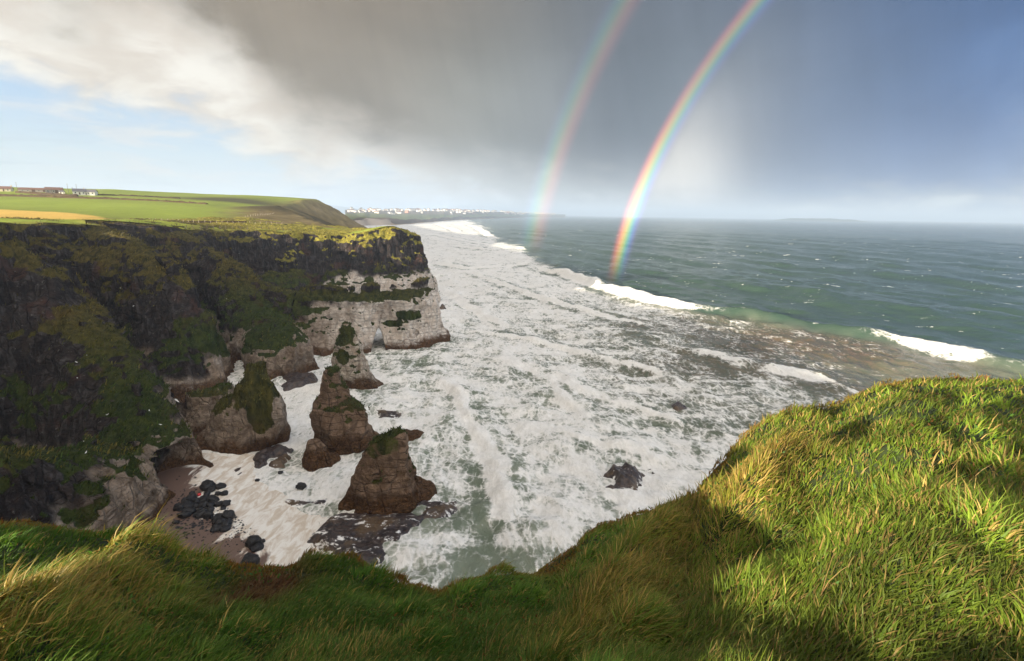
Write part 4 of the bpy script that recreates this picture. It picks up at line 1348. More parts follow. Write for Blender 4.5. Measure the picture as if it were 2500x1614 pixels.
HUMPS = [  # crest line in plan with height, half width
    (px_line([(1440, 1530, 0.10), (1540, 1450, 0.42), (1600, 1360, 0.52), (1680, 1295, 0.55), (1780, 1250, 0.58), (1870, 1175, 0.62), (1960, 1140, 0.35)]), 0.55),
    (px_line([(-120, 1640, 0.2), (60, 1560, 0.32), (250, 1455, 0.40), (360, 1400, 0.40), (420, 1380, 0.22), (460, 1378, 0.05)]), 0.42),
    (px_line([(760, 1400, 0.1), (820, 1385, 0.30), (880, 1395, 0.1)]), 0.6),
    (px_line([(1880, 1030, 0.15), (1990, 1020, 0.55), (2080, 990, 0.45), (2200, 945, 0.4)]), 0.9),
    (px_line([(2000, 1230, 0.05), (2120, 1180, 0.62), (2300, 1130, 0.70), (2500, 1110, 0.6)]), 0.9),
    (px_line([(2050, 1060, 0.05), (2200, 1030, 0.50), (2350, 1010, 0.50), (2560, 1000, 0.4)]), 1.0),
    (px_line([(1900, 1420, 0.05), (2050, 1370, 0.46), (2250, 1330, 0.52), (2520, 1290, 0.46)]), 0.6),
    (px_line([(1800, 1580, 0.05), (2000, 1530, 0.2), (2200, 1480, 0.25), (2500, 1450, 0.2)]), 0.4),
]
HOLLOWS = [((1760, 1340), 0.55, 1.3), ((1980, 1120), 0.3, 1.2), ((560, 1450), 0.25, 0.7), ((1150, 1470), 0.22, 0.6), ((2050, 1290), 0.25, 1.2), ((1900, 1500), 0.2, 0.7)]


def turf_rel(X, Y):
    """height of the turf relative to the eye; also fraction of the way to the brink"""
    R = np.hypot(X, Y)
    az = np.degrees(np.arctan2(X, Y))
    re, bt = brink(az)
    wob = 0.42 * fbm(p3(X * 1.1, Y * 1.1), 4, seed=601) * np.clip(re / 9, 0.6, 2)
    t = R / re
    Z = Z0 + (re * bt - Z0) * np.minimum(t, 1.0)
    w = sstep(t, 1.0, 0.86)
    for line, hw in HUMPS:
        d, (h,), side, al = seg_dist(X, Y, line)
        Z = Z + h * np.exp(-(d / hw) ** 2) * (0.35 + 0.65 * w)
    for (a, b), dep, rad in HOLLOWS:
        c = turf_at(np.float64(a), np.float64(b))
        Z = Z - dep * np.exp(-((X - c[0]) ** 2 + (Y - c[1]) ** 2) / rad ** 2) * w
    n = fbm(p3(X * 0.33, Y * 0.33), 3, seed=611) * (0.28 + 0.16 * sstep(az, 10, 30)) + fbm(p3(X * 1.1, Y * 1.1), 3, seed=615) * 0.09
    Z = Z + n * (0.25 + 0.75 * w) * np.clip(R / 3.0, 0.2, 1.3)
    # over the brink: roll off, then the cliff
    over = np.maximum(0, R + wob - re)
    Z = Z - 1.5 * over ** 1.6 - np.where(over > 1.2, 4.0 * (over - 1.2), 0)
    return Z, (R + wob) / re


def headland():
    az = np.concatenate([np.arange(-180, -58, 3.0), np.arange(-58, 58, 0.30), np.arange(58, 180, 3.0)])
    fr = np.concatenate([[0.03], np.geomspace(0.10, 0.93, 150), np.linspace(0.94, 1.0, 14)])
    ov = np.array([0.12, 0.25, 0.4, 0.6, 0.8, 1.0, 1.2, 1.6, 2.2, 3.0, 4.0, 5.5, 7.0])
    A = np.radians(az)[None, :]
    re, _ = brink(az)
    R = np.concatenate([fr[:, None] * re[None, :], re[None, :] + ov[:, None]], 0)
    X, Y = R * np.sin(A), R * np.cos(A)
    Z, t = turf_rel(X, Y)
    Z = np.maximum(Z, -EYE - 2)
    V = np.stack([X, Y, Z + EYE - 0.04], -1).reshape(-1, 3)
    f = grid_faces(R.shape[0], R.shape[1], True)
    me = mesh_from('clifftop_turf', V, f[:, ::-1])
    m, N = new_mat('turf_soil')
    P = N.add('ShaderNodeNewGeometry')
    pos = P.outputs['Position']
    up = N.add('ShaderNodeSeparateXYZ', {0: P.outputs['Normal']}).outputs[2]
    n = N.noise(pos, 3.0, 7, 0.65)
    soil = N.mix(N.step(n, 0.3, 0.7), (0.012, 0.022, 0.005), (0.040, 0.060, 0.012))
    rust = N.mix(N.step(n, 0.3, 0.7), (0.085, 0.030, 0.012), (0.19, 0.085, 0.030))
    c = N.mix(N.step(N.m('ADD', up, N.m('MULTIPLY', N.m('SUBTRACT', n, 0.5), 0.5)), 0.20, 0.45), rust, soil)
    b = N.add('ShaderNodeBsdfPrincipled', {'Base Color': c, 'Roughness': 0.95, 'Normal': N.bump(n, 0.8, 0.08)})
    finish(m, N, b.outputs[0])
    o = link('clifftop_turf', me, m)
    tag(o, 'grassy clifftop in the foreground with a rusty crumbling edge', kind='structure')


headland()

WIND = np.array([0.86, 0.50])


def blade_material(name, trans=0.35):
    m, N = new_mat(name)
    c = N.attr('tint', 'Color')
    d = N.add('ShaderNodeBsdfPrincipled', {'Base Color': c, 'Roughness': 0.55})
    d.inputs['Specular IOR Level'].default_value = 0.25
    t = N.add('ShaderNodeBsdfTranslucent', {'Color': N.mix(1.0, c, (1.15, 1.1, 0.6), 'MULTIPLY')})
    return finish(m, N, N.add('ShaderNodeMixShader', {0: trans, 1: d.outputs[0], 2: t.outputs[0]}).outputs[0])


M_BLADE = blade_material('grass_blade')


def blade_geo(X, Y, Zb, L, width, lean, dirx, diry, col, tipcol, rng, segs):
    """curved tapering blades of 2 or 3 segments"""
    n = len(X)
    ts, ws = (((0.0, 0.38, 0.72, 1.0), (1.0, 0.85, 0.55, 0.0)) if segs == 3 else ((0.0, 0.55, 1.0), (1.0, 0.8, 0.0)))
    base = np.stack([X, Y, Zb], -1)
    up = np.sqrt(np.maximum(0.05, 1 - np.clip(lean, 0, 0.97) ** 2))
    side_a = rng.uniform(0, math.pi, n)
    s = np.stack([np.cos(side_a) * width, np.sin(side_a) * width, 0 * width], -1)
    rows, f = [], []
    for t, w in zip(ts, ws):
        h = L * (up * t + (1 - up) * t * (1 - t) * 0.9)
        o = L * lean * (0.30 * t + 0.70 * t * t)
        c = base + np.stack([dirx * o, diry * o, h], -1)
        rows += [c + s * w, c - s * w] if w else [c]
        f += [t, t] if w else [t]
    V = np.stack(rows, 1).reshape(-1, 3)
    nv = len(rows)
    k = (np.arange(n) * nv)[:, None]
    pat = []
    for i in range(segs - 1):
        pat += [(2 * i, 2 * i + 1, 2 * i + 3), (2 * i, 2 * i + 3, 2 * i + 2)]
    pat.append((nv - 3, nv - 2, nv - 1))
    tri = np.concatenate([k + np.array(t)[None, :] for t in pat], 0)
    f = np.array(f)[None, :, None] ** 2
    C = (col[:, None, :] * (1 - f) + tipcol[:, None, :] * f).reshape(-1, 3)
    return V, tri, C


def blades(name, X, Y, Zb, L, width, lean, dirx, diry, col, tipcol, rng, fine=None):
    """one mesh of blades; those flagged fine get a smoother bend"""
    fine = np.ones(len(X), bool) if fine is None else fine
    Vs, Ts, Cs, off = [], [], [], 0
    for m_, sg in ((fine, 3), (~fine, 2)):
        if m_.any():
            V, T, C = blade_geo(X[m_], Y[m_], Zb[m_], L[m_], width[m_], lean[m_], dirx[m_], diry[m_], col[m_], tipcol[m_], rng, sg)
            Vs.append(V)
            Ts.append(T + off)
            Cs.append(C)
            off += len(V)
    me = mesh_from(name, np.concatenate(Vs), np.concatenate(Ts), smooth=True)
    add_attr(me, 'tint', np.concatenate(Cs))
    return me


def lerp(a, b, t):
    return a + (np.asarray(b) - a) * t[:, None]


def tussock(X, Y, cell, seed):
    """nearest tussock centre on a jittered grid: offset vector and distance in cells"""
    gx_, gy_ = np.floor(X / cell), np.floor(Y / cell)
    best = np.full(X.shape, 9.0)
    ox, oy = np.zeros(X.shape), np.zeros(X.shape)
    idn = np.zeros(X.shape)
    for i in (-1, 0, 1):
        for j in (-1, 0, 1):
            a, b = (gx_ + i).astype(np.int64), (gy_ + j).astype(np.int64)
            z_ = np.zeros_like(a)
            cx_ = (a + 0.5 + 0.45 * _h(a, b, z_, seed)) * cell
            cy_ = (b + 0.5 + 0.45 * _h(a, b, z_, seed + 1)) * cell
            d = np.hypot(X - cx_, Y - cy_) / cell
            m_ = d < best
            best = np.where(m_, d, best)
            ox, oy = np.where(m_, X - cx_, ox), np.where(m_, Y - cy_, oy)
            idn = np.where(m_, _h(a, b, z_, seed + 2), idn)
    return ox / cell, oy / cell, best, idn


def foreground_grass(n=410000):
    rng = np.random.default_rng(21)
    az = np.where(rng.uniform(0, 1, n) < 0.93, rng.uniform(-55, 56, n), np.where(rng.uniform(0, 1, n) < 0.5, rng.uniform(-80, -55, n), rng.uniform(56, 85, n)))
    re, _ = brink(az)
    re = np.minimum(re, 24.0)
    lo = 1.3
    R = lo * (np.clip(re + 0.45, 2, None) / lo) ** rng.uniform(0, 1, n)
    X, Y = R * np.sin(np.radians(az)), R * np.cos(np.radians(az))
    Z, t = turf_rel(X, Y)
    clump = fbm(p3(X * 2.2, Y * 2.2), 3, seed=701)
    zone = fbm(p3(X * 0.45, Y * 0.45), 3, seed=705)
    zone2 = fbm(p3(X * 0.8 + 9, Y * 0.8), 3, seed=709)
    rim = sstep(t + 0.07 * zone2, 0.82, 0.97) * sstep(az, 2, 14) + 0.8 * sstep(t + 0.05 * zone2, 0.92, 0.99) * sstep(az, 14, 2)
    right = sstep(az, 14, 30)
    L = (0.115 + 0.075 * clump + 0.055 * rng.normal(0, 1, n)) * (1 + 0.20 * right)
    tx, ty, td, tid = tussock(X, Y, 0.50, 11)
    big_t = sstep(tid, -0.2, 0.6)
    L = L * (0.66 + 0.55 * big_t * sstep(td, 0.75, 0.1))
    Z = Z + 0.13 * big_t * sstep(td, 0.7, 0.0)
    L = np.clip(L, 0.06, 0.55) * (1 - 0.45 * np.clip(rim, 0, 1))
    d1, _, _, _ = seg_dist(X, Y, HUMPS[0][0])
    d2, _, _, _ = seg_dist(X, Y, HUMPS[1][0])
    on1, on2 = np.exp(-(d1 / 0.6) ** 2), np.exp(-(d2 / 0.5) ** 2)
    L = L * (1 + 0.5 * on1 + 0.6 * on2)
    ang = 0.55 * zone2 + 0.5 * clump + rng.normal(0, 0.55, n)
    dx = WIND[0] * np.cos(ang) - WIND[1] * np.sin(ang)
    dy = WIND[0] * np.sin(ang) + WIND[1] * np.cos(ang)
    k_t = 1.5 * big_t
    dx, dy = dx + k_t * tx, dy + k_t * ty
    dn_ = np.hypot(dx, dy) + 1e-6
    dx, dy = dx / dn_, dy / dn_
    lean = np.clip(0.78 + 0.20 * zone + 0.16 * rng.normal(0, 1, n) - 0.25 * rim, 0.15, 0.95)
    w = (0.0026 + 0.00056 * R) * rng.uniform(0.7, 1.4, n)
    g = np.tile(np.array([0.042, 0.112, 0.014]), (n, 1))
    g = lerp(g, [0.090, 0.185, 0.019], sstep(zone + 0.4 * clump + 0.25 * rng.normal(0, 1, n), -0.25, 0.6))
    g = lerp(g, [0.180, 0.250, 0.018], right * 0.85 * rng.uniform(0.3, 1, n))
    u = rng.uniform(0, 1, n)
    straw_p = 0.06 + 0.12 * right + 0.40 * on2 + 0.30 * on1 + 0.15 * sstep(zone2, 0.05, 0.4)
    g = np.where((u < straw_p)[:, None], np.array([0.34, 0.245, 0.075]) * rng.uniform(0.6, 1.25, (n, 1)), g)
    g = g * (1 + 0.45 * tid * big_t)[:, None]
    gold = np.array([0.33, 0.215, 0.035])
    g = lerp(g, gold, np.clip(0.55 * on1 + 0.40 * on2, 0, 0.7) * rng.uniform(0.2, 1, n))
    rust = np.where(rng.uniform(0, 1, (n, 1)) < 0.45, np.array([[0.30, 0.095, 0.028]]), np.array([[0.20, 0.135, 0.030]]))
    g = lerp(g, rust, np.clip(rim * 1.25, 0, 1) * rng.uniform(0.45, 1.0, n))
    # a patch of dark red heather left of centre
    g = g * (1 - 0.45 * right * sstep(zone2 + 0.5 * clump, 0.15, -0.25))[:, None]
    c = turf_at(np.float64(630), np.float64(1440))
    hth = np.exp(-(((X - c[0]) / 0.45) ** 2 + ((Y - c[1]) / 0.9) ** 2))
    g = lerp(g, [0.105, 0.028, 0.026], np.clip(hth * 1.2, 0, 0.85))
    g = g * rng.uniform(0.7, 1.3, (n, 1))
    tip = lerp(g, [0.36, 0.29, 0.085], rng.uniform(0, 0.35, n))
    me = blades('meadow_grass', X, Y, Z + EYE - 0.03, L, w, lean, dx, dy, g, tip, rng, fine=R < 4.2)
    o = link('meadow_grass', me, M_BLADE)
    tag(o, 'long windblown green and golden grass on the near clifftop', 'grass', kind='stuff')
    # low broad-leaved weeds between the tussocks
    kw = 9000
    aw = rng.uniform(-45, 48, kw)
    rw, _ = brink(aw)
    Rw = 2.2 * (rw * 0.98 / 2.2) ** rng.uniform(0, 1, kw)
    Xw, Yw = Rw * np.sin(np.radians(aw)), Rw * np.cos(np.radians(aw))
    kp = fbm(p3(Xw * 0.9, Yw * 0.9), 3, seed=741) > 0.12
    Xw, Yw, Rw = Xw[kp], Yw[kp], Rw[kp]
    Zw, _ = turf_rel(Xw, Yw)
    kw = len(Xw)
    tw = rng.uniform(0, 6.28, kw)
    cw_ = np.where(rng.uniform(0, 1, (kw, 1)) < 0.7, np.array([[0.055, 0.130, 0.020]]), np.array([[0.16, 0.075, 0.025]])) * rng.uniform(0.6, 1.4, (kw, 1))
    me = blades('broadleaf_weed', Xw, Yw, Zw + EYE + rng.uniform(0.02, 0.12, kw), rng.uniform(0.03, 0.08, kw) * np.clip(Rw / 7, 0.4, 1.2), rng.uniform(0.008, 0.018, kw) * np.clip(Rw / 7, 0.4, 1.2), rng.uniform(0.5, 0.95, kw),
                np.cos(tw), np.sin(tw), cw_, cw_ * 1.1, rng)
    o = link('broadleaf_weeds', me, M_BLADE)
    tag(o, 'small broad-leaved weeds low in the near grass', 'weeds', kind='stuff')
    # dry stalks standing above the sward
    spots = [(1455, 1450), (1470, 1445), (1490, 1425), (1500, 1440), (1380, 1480), (1545, 1430), (1440, 1460), (1200, 1590), (1185, 1600), (1520, 1400), (2270, 1270), (2290, 1280),
             (1730, 1390), (1760, 1340), (1775, 1400), (2480, 1110), (2450, 1090), (850, 1560), (1370, 1330), (1430, 1400), (1350, 1550), (1080, 1540), (2000, 1450)]
    pts = []
    for a, b in spots:
        c = turf_at(np.float64(a), np.float64(b))
        for k in range(3):
            pts.append(c + rng.normal(0, 0.10, 2))
    pts = np.array(pts)
    Zs, _ = turf_rel(pts[:, 0], pts[:, 1])
    k = len(pts)
    a = rng.uniform(-0.9, 0.9, k)
    me = blades('dry_stalk', pts[:, 0], pts[:, 1], Zs + EYE, rng.uniform(0.22, 0.5, k), np.full(k, 0.004), rng.uniform(0.05, 0.5, k),
                np.cos(a), np.sin(a), np.tile([[0.30, 0.19, 0.075]], (k, 1)), np.tile([[0.40, 0.27, 0.11]], (k, 1)), rng)
    o = link('dry_stalks', me, M_BLADE)
    tag(o, 'thin straw-coloured dead stalks sticking up from the near grass', 'stalks', kind='stuff')


foreground_grass()


def cliff_tufts(n=42000):
    """coarse tussocks on the cliff turf"""
    rng = np.random.default_rng(31)
    p = grass * sstep(n_up, 0.1, 0.4) * np.clip(110.0 / np.hypot(v[:, 0], v[:, 1]), 0.25, 2.5) ** 1.2
    p = p * (v[:, 1] < 262)
    idx = rng.choice(len(v), n, p=p / p.sum())
    B = v[idx] + rng.normal(0, 0.25, (n, 3)) * np.array([1, 1, 0.1])
    L = rng.uniform(0.35, 1.0, n)
    a = rng.normal(0, 0.8, n)
    dx = WIND[0] * np.cos(a) - WIND[1] * np.sin(a)
    dy = WIND[0] * np.sin(a) + WIND[1] * np.cos(a)
    zone = fbm(v[idx] * 0.2, 3, seed=731)
    g = lerp(np.tile(np.array([0.075, 0.066, 0.016]), (n, 1)), [0.038, 0.066, 0.012], lush[idx])
    g = lerp(g, [0.30, 0.27, 0.045], gold[idx] * 0.8)  # tufts on the crown carry the same painted sunlight
    g = lerp(g, [0.165, 0.130, 0.035], sstep(zone + 0.3 * rng.normal(0, 1, n), 0.0, 0.6) * 0.8)
    g = g * rng.uniform(0.4, 1.7, (n, 1))
    for sv_, sn_ in STACK_TURF:
        k_ = min(1500, len(sv_))
        if k_ < 20:
            continue
        i_ = rng.choice(len(sv_), k_)
        B = np.vstack([B, sv_[i_]])
        L = np.concatenate([L, rng.uniform(0.25, 0.7, k_)])
        t_ = rng.uniform(0, 6.28, k_)
        dx, dy = np.concatenate([dx, np.cos(t_)]), np.concatenate([dy, np.sin(t_)])
        g = np.vstack([g, np.array([[0.050, 0.070, 0.015]]) * rng.uniform(0.5, 1.5, (k_, 1))])
    n = len(B)
    me = blades('cliff_grass', B[:, 0], B[:, 1], B[:, 2] - 0.1, L, rng.uniform(0.05, 0.13, n), rng.uniform(0.3, 0.9, n), dx, dy, g, g * 1.25, rng, fine=np.zeros(n, bool))
    o = link('cliff_grass', me, M_BLADE)
    tag(o, 'rough tussock grass on the spurs and ledges of the cliffs', 'grass', kind='stuff')


cliff_tufts()


# ------------------------------------------------------------------ farm on the hill
def plain(name, col, rough=0.85, var=0.25, scale=1.5):
    m, N = new_mat(name)
    P = N.add('ShaderNodeNewGeometry').outputs['Position']
    c = N.mix(N.noise(P, scale, 4, 0.6), tuple(x * (1 - var) for x in col), tuple(min(1, x * (1 + var)) for x in col))
    b = N.add('ShaderNodeBsdfPrincipled', {'Base Color': c, 'Roughness': rough})
    return finish(m, N, b.outputs[0])


M_WHITE = plain('white_render', (0.72, 0.69, 0.62), var=0.08)
M_CREAM = plain('cream_render', (0.62, 0.54, 0.40), var=0.1)
M_STONEW = plain('grey_stone_wall', (0.30, 0.26, 0.23))
M_SLATE = plain('slate_roof', (0.14, 0.13, 0.14))
M_REDROOF = plain('rusty_red_roof', (0.19, 0.105, 0.08))
M_GLASS = plain('dark_window_glass', (0.03, 0.035, 0.04), rough=0.15)
M_DOOR = plain('painted_door', (0.09, 0.05, 0.035))
M_WOOD = plain('weathered_wood', (0.40, 0.33, 0.25))
M_DARKWOOD = plain('tarred_pole', (0.12, 0.09, 0.07))
M_WIRE = plain('fence_wire', (0.25, 0.24, 0.23))


def box(x0, x1, y0, y1, z0, z1):
    V = [(x0, y0, z0), (x1, y0, z0), (x1, y1, z0), (x0, y1, z0), (x0, y0, z1), (x1, y0, z1), (x1, y1, z1), (x0, y1, z1)]
    F = [(0, 3, 2, 1), (4, 5, 6, 7), (0, 1, 5, 4), (1, 2, 6, 5), (2, 3, 7, 6), (3, 0, 4, 7)]
    return V, F


def part(name, vf, material, parent):
    me = mesh_from(name, np.array(vf[0], float), [list(f) for f in vf[1]], smooth=False)
    return link(name, me, material, parent)


def gable_walls(w, d, h, rh):
    V = [(-w / 2, -d / 2, -1), (w / 2, -d / 2, -1), (w / 2, d / 2, -1), (-w / 2, d / 2, -1), (-w / 2, -d / 2, h), (w / 2, -d / 2, h), (w / 2, d / 2, h), (-w / 2, d / 2, h),
         (-w / 2, 0, h + rh), (w / 2, 0, h + rh)]
    F = [(0, 1, 5, 4), (2, 3, 7, 6), (1, 2, 6, 9, 5), (3, 0, 4, 8, 7), (4, 5, 9, 8), (6, 7, 8, 9), (0, 3, 2, 1)]
    return V, F


def gable_roof(w, d, h, rh, over=0.35, th=0.18):
    a, b = w / 2 + over, d / 2 + over
    drop = rh * over / (d / 2)
    V = []
    for dz in (0.06, 0.06 + th):
        V += [(-a, -b, h - drop + dz), (a, -b, h - drop + dz), (a, 0, h + rh + dz), (-a, 0, h + rh + dz), (a, b, h - drop + dz), (-a, b, h - drop + dz)]
    F = [(0, 3, 2, 1), (3, 5, 4, 2), (6, 7, 8, 9), (9, 8, 10, 11), (0, 1, 7, 6), (1, 2, 8, 7), (2, 4, 10, 8), (4, 5, 11, 10), (5, 3, 9, 11), (3, 0, 6, 9)]
    return V, F


def farmhouse(name, label, category, px, dist, w, d, h, rh, rz, mw, mr, wins=(), doors=(), chimneys=(), gable_win=False, py=470, sink=0.0):
    c = at(float(px), float(py), float(dist))
    z = float(land_z(np.array([c[0]]), np.array([c[1]]))[0]) - sink
    o = empty(name, (c[0], c[1], z), rz)
    tag(o, label, category, 'farm buildings on the hill')
    part('wall', gable_walls(w, d, h, rh), mw, o)
    rf = part('roof', gable_roof(w, d, h, rh), mr, o)
    for cx in chimneys:
        part('chimney', box(cx - 0.45, cx + 0.45, -0.4, 0.4, h + rh - 0.5, h + rh + 1.3), mw, rf)
    for wx in wins:
        wn = part('window', box(wx - 0.62, wx + 0.62, -d / 2 - 0.05, -d / 2 - 0.004, h * 0.34, h * 0.80), M_WHITE, o)
        part('pane', box(wx - 0.52, wx + 0.52, -d / 2 - 0.08, -d / 2 - 0.055, h * 0.37, h * 0.77), M_GLASS, wn)
    for wx, dw, dh in doors:
        part('door', box(wx - dw / 2, wx + dw / 2, -d / 2 - 0.06, -d / 2 - 0.004, 0.0, dh), M_DOOR, o)
    return o


farmhouse('farm_cottage', 'brown roofed cottage with two chimneys at the left edge of the hilltop', 'cottage', 12, 478, 10, 6.5, 2.3, 2.2, 0.45, M_CREAM, M_REDROOF,
          wins=(-3.2, 3.0), doors=((0, 1.0, 2.1),), chimneys=(-4.9, 4.9), py=462)
farmhouse('long_barn', 'long low reddish barn in the middle of the hilltop farm', 'barn', 86, 480, 22, 7, 2.1, 1.6, 0.42, M_STONEW, M_REDROOF, wins=(-8, -4, 4), doors=((0, 2.6, 2.4), (8, 2.4, 2.3)), py=467)
farmhouse('tall_barn', 'tall grey stone barn with rusty red roof at the farm', 'barn', 133, 476, 12, 8, 3.0, 2.2, 0.62, M_STONEW, M_REDROOF, wins=(-4, 0, 4), doors=((2, 2.4, 2.6),), py=468)
farmhouse('small_shed', 'tiny pale shed right of the tall barn', 'shed', 151, 472, 3.2, 3, 1.9, 1.0, 0.2, M_WHITE, M_SLATE, doors=((0, 0.9, 1.8),), py=470)
farmhouse('white_bungalow', 'white bungalow with cream gable, left of the hilltop pair', 'house', 195, 478, 9.5, 8, 2.9, 2.4, 0.72, M_WHITE, M_SLATE, wins=(-2.9, 2.8), doors=((0, 1.0, 2.1),), chimneys=(3.8,), py=476)
farmhouse('white_bungalow', 'white bungalow with slate roof, right of the hilltop pair', 'house', 220, 482, 10, 7.5, 2.7, 2.2, 0.35, M_WHITE, M_SLATE, wins=(-3.3, 0.2, 3.4), doors=((-1.6, 1.0, 2.0),), py=476)


def tube(p0, p1, r0, r1, n=8):
    p0, p1 = Vector(p0), Vector(p1)
    qd = (p1 - p0).to_track_quat('Z', 'Y')
    V, F = [], []
    for p, r in ((p0, r0), (p1, r1)):
        for k in range(n):
            a = 2 * math.pi * k / n
            V.append(tuple(p + qd @ Vector((r * math.cos(a), r * math.sin(a), 0))))
    F = [(k, (k + 1) % n, n + (k + 1) % n, n + k) for k in range(n)] + [tuple(range(n))[::-1], tuple(range(n, 2 * n))]
    return V, F


def pole(px, py, dist, h, label):
    c = at(float(px), float(py), float(dist))
    z = float(land_z(np.array([c[0]]), np.array([c[1]]))[0])
    o = empty('utility_pole', (c[0], c[1], z))
    tag(o, label, 'utility pole', 'utility poles at the farm')
    part('post', tube((0, 0, -0.8), (0, 0, h), 0.16, 0.11), M_DARKWOOD, o)
    arm = part('crossarm', box(-0.9, 0.9, -0.06, 0.06, h - 0.55, h - 0.42), M_DARKWOOD, o)
    for x in (-0.75, 0, 0.75):
        part('insulator', tube((x, 0, h - 0.42), (x, 0, h - 0.2), 0.05, 0.04, 6), M_WHITE, arm)


pole(41, 458, 500, 8.5, 'utility pole on the skyline between cottage and long barn')
pole(129, 478, 440, 7.0, 'pale utility pole standing in the field below the tall barn')
pole(166, 464, 500, 8.5, 'utility pole on the skyline right of the tall barn')
pole(178, 468, 500, 5.5, 'short utility pole between two taller ones on the skyline')
pole(188, 466, 500, 8.5, 'utility pole on the skyline above the left white bungalow')


def hedge(name, pts, w, h, label, seed, col):
    c = W3(pts)[:, :2]
    seg = np.hypot(*np.diff(c, axis=0).T)
    s = np.concatenate([[0], np.cumsum(seg)])
    n = int(s[-1] / 1.0)
    t = np.linspace(0, s[-1], n)
    x, y = np.interp(t, s, c[:, 0]), np.interp(t, s, c[:, 1])
    tx, ty = np.gradient(x), np.gradient(y)
    L = np.hypot(tx, ty)
    nx, ny = -ty / L, tx / L
    prof = [(-0.5, -0.3), (-0.48, 0.35), (-0.30, 0.85), (0.0, 1.0), (0.30, 0.85), (0.48, 0.35), (0.5, -0.3)]
    rows = []
    zb = land_z(x, y)
    for a, b in prof:
        nn = fbm(p3(x * 0.35, y * 0.35, np.full(n, a * 3.0)), 3, seed=seed)
        hh = h * (0.9 + 0.55 * nn)
        rows.append(np.stack([x + nx * (a * w * (1 + 0.4 * nn)), y + ny * (a * w * (1 + 0.4 * nn)), zb + b * hh], -1))
    V = np.stack(rows, 1).reshape(-1, 3)
    me = mesh_from(name, V, grid_faces(n, len(prof)))
    add_attr(me, 'tint', np.tile(np.array(col), (len(V), 1)) * (1 + 0.35 * fbm(V * 0.5, 2, seed=seed + 3))[:, None])
    o = link(name, me, M_HEDGE)
    tag(o, label, 'hedge', 'hedgerows between the hill fields')


M_HEDGE = tint_material('hedge_leaves', 1.6, 0.6, 0.7)
hedge('field_hedge', [(-120, 474, 432), (0, 478, 430), (150, 482, 430), (293, 488, 430), (400, 494, 430), (507, 500, 430)], 3.2, 1.7, 'long brown hedge below the farm across the hillside', 801, (0.085, 0.058, 0.030))
hedge('field_hedge', [(232, 480, 486), (300, 481, 492), (380, 485, 500), (440, 487, 505)], 2.6, 1.4, 'short brown hedge right of the white bungalows', 811, (0.080, 0.058, 0.032))
hedge('field_hedge', [(40, 466, 462), (100, 469, 458), (170, 474, 456), (190, 476, 458)], 3.0, 1.6, 'scrubby hedge in front of the farm barns', 821, (0.090, 0.062, 0.035))
hedge('field_hedge', [(345, 535, 226), (430, 537, 243), (520, 539, 258), (600, 539.5, 272)], 1.8, 0.8, 'low brown bank beside the pale fence posts', 831, (0.095, 0.06, 0.028))


def fence(pts, spacing, h, label, material, jitter=0.15):
    c = W3(pts)[:, :2]
    s = np.concatenate([[0], np.cumsum(np.hypot(*np.diff(c, axis=0).T))])
    t = np.arange(0, s[-1], spacing)
    x, y = np.interp(t, s, c[:, 0]), np.interp(t, s, c[:, 1])
    z = land_z(x, y)
    o = empty('wire_fence', (x[0], y[0], z[0]))
    tag(o, label, 'fence')
    V, F = tube((0, 0, -0.5), (0, 0, h), 0.11, 0.10, 6)
    me = mesh_from('post', np.array(V), [list(f) for f in F], smooth=False)
    me.materials.append(material)
    for k in range(len(t)):
        p = link('post', me, None, o)
        p.location = (x[k] - x[0], y[k] - y[0], z[k] - z[0])
        p.rotation_euler = (random.uniform(-jitter, jitter), random.uniform(-jitter, jitter), 0)
        p.scale = (1, 1, random.uniform(0.8, 1.15))
    for hh in (0.45, 0.85):
        Vw, Fw = [], []
        for k in range(len(t) - 1):
            a, b = tube((x[k] - x[0], y[k] - y[0], z[k] - z[0] + hh), (x[k + 1] - x[0], y[k + 1] - y[0], z[k + 1] - z[0] + hh), 0.012, 0.012, 3)
            Fw += [tuple(i + len(Vw) for i in f) for f in b]
            Vw += a
        part('wire', (Vw, Fw), M_WIRE, o)


fence([(317, 544, 218), (400, 542, 230), (480, 541, 246), (600, 543, 262), (690, 547, 273)], 2.6, 1.35, 'wire fence on pale posts along the back of the clifftop field', M_WOOD)
fence([(455, 560, 200), (560, 561, 220), (640, 562, 232), (720, 566, 241)], 3.2, 1.1, 'wire fence on dark posts close to the cliff edge', M_DARKWOOD)
fence([(600, 538, 300), (640, 528, 340), (680, 521, 400), (715, 511, 450)], 6.0, 1.2, 'wire fence climbing past the heathery mounds', M_WOOD)


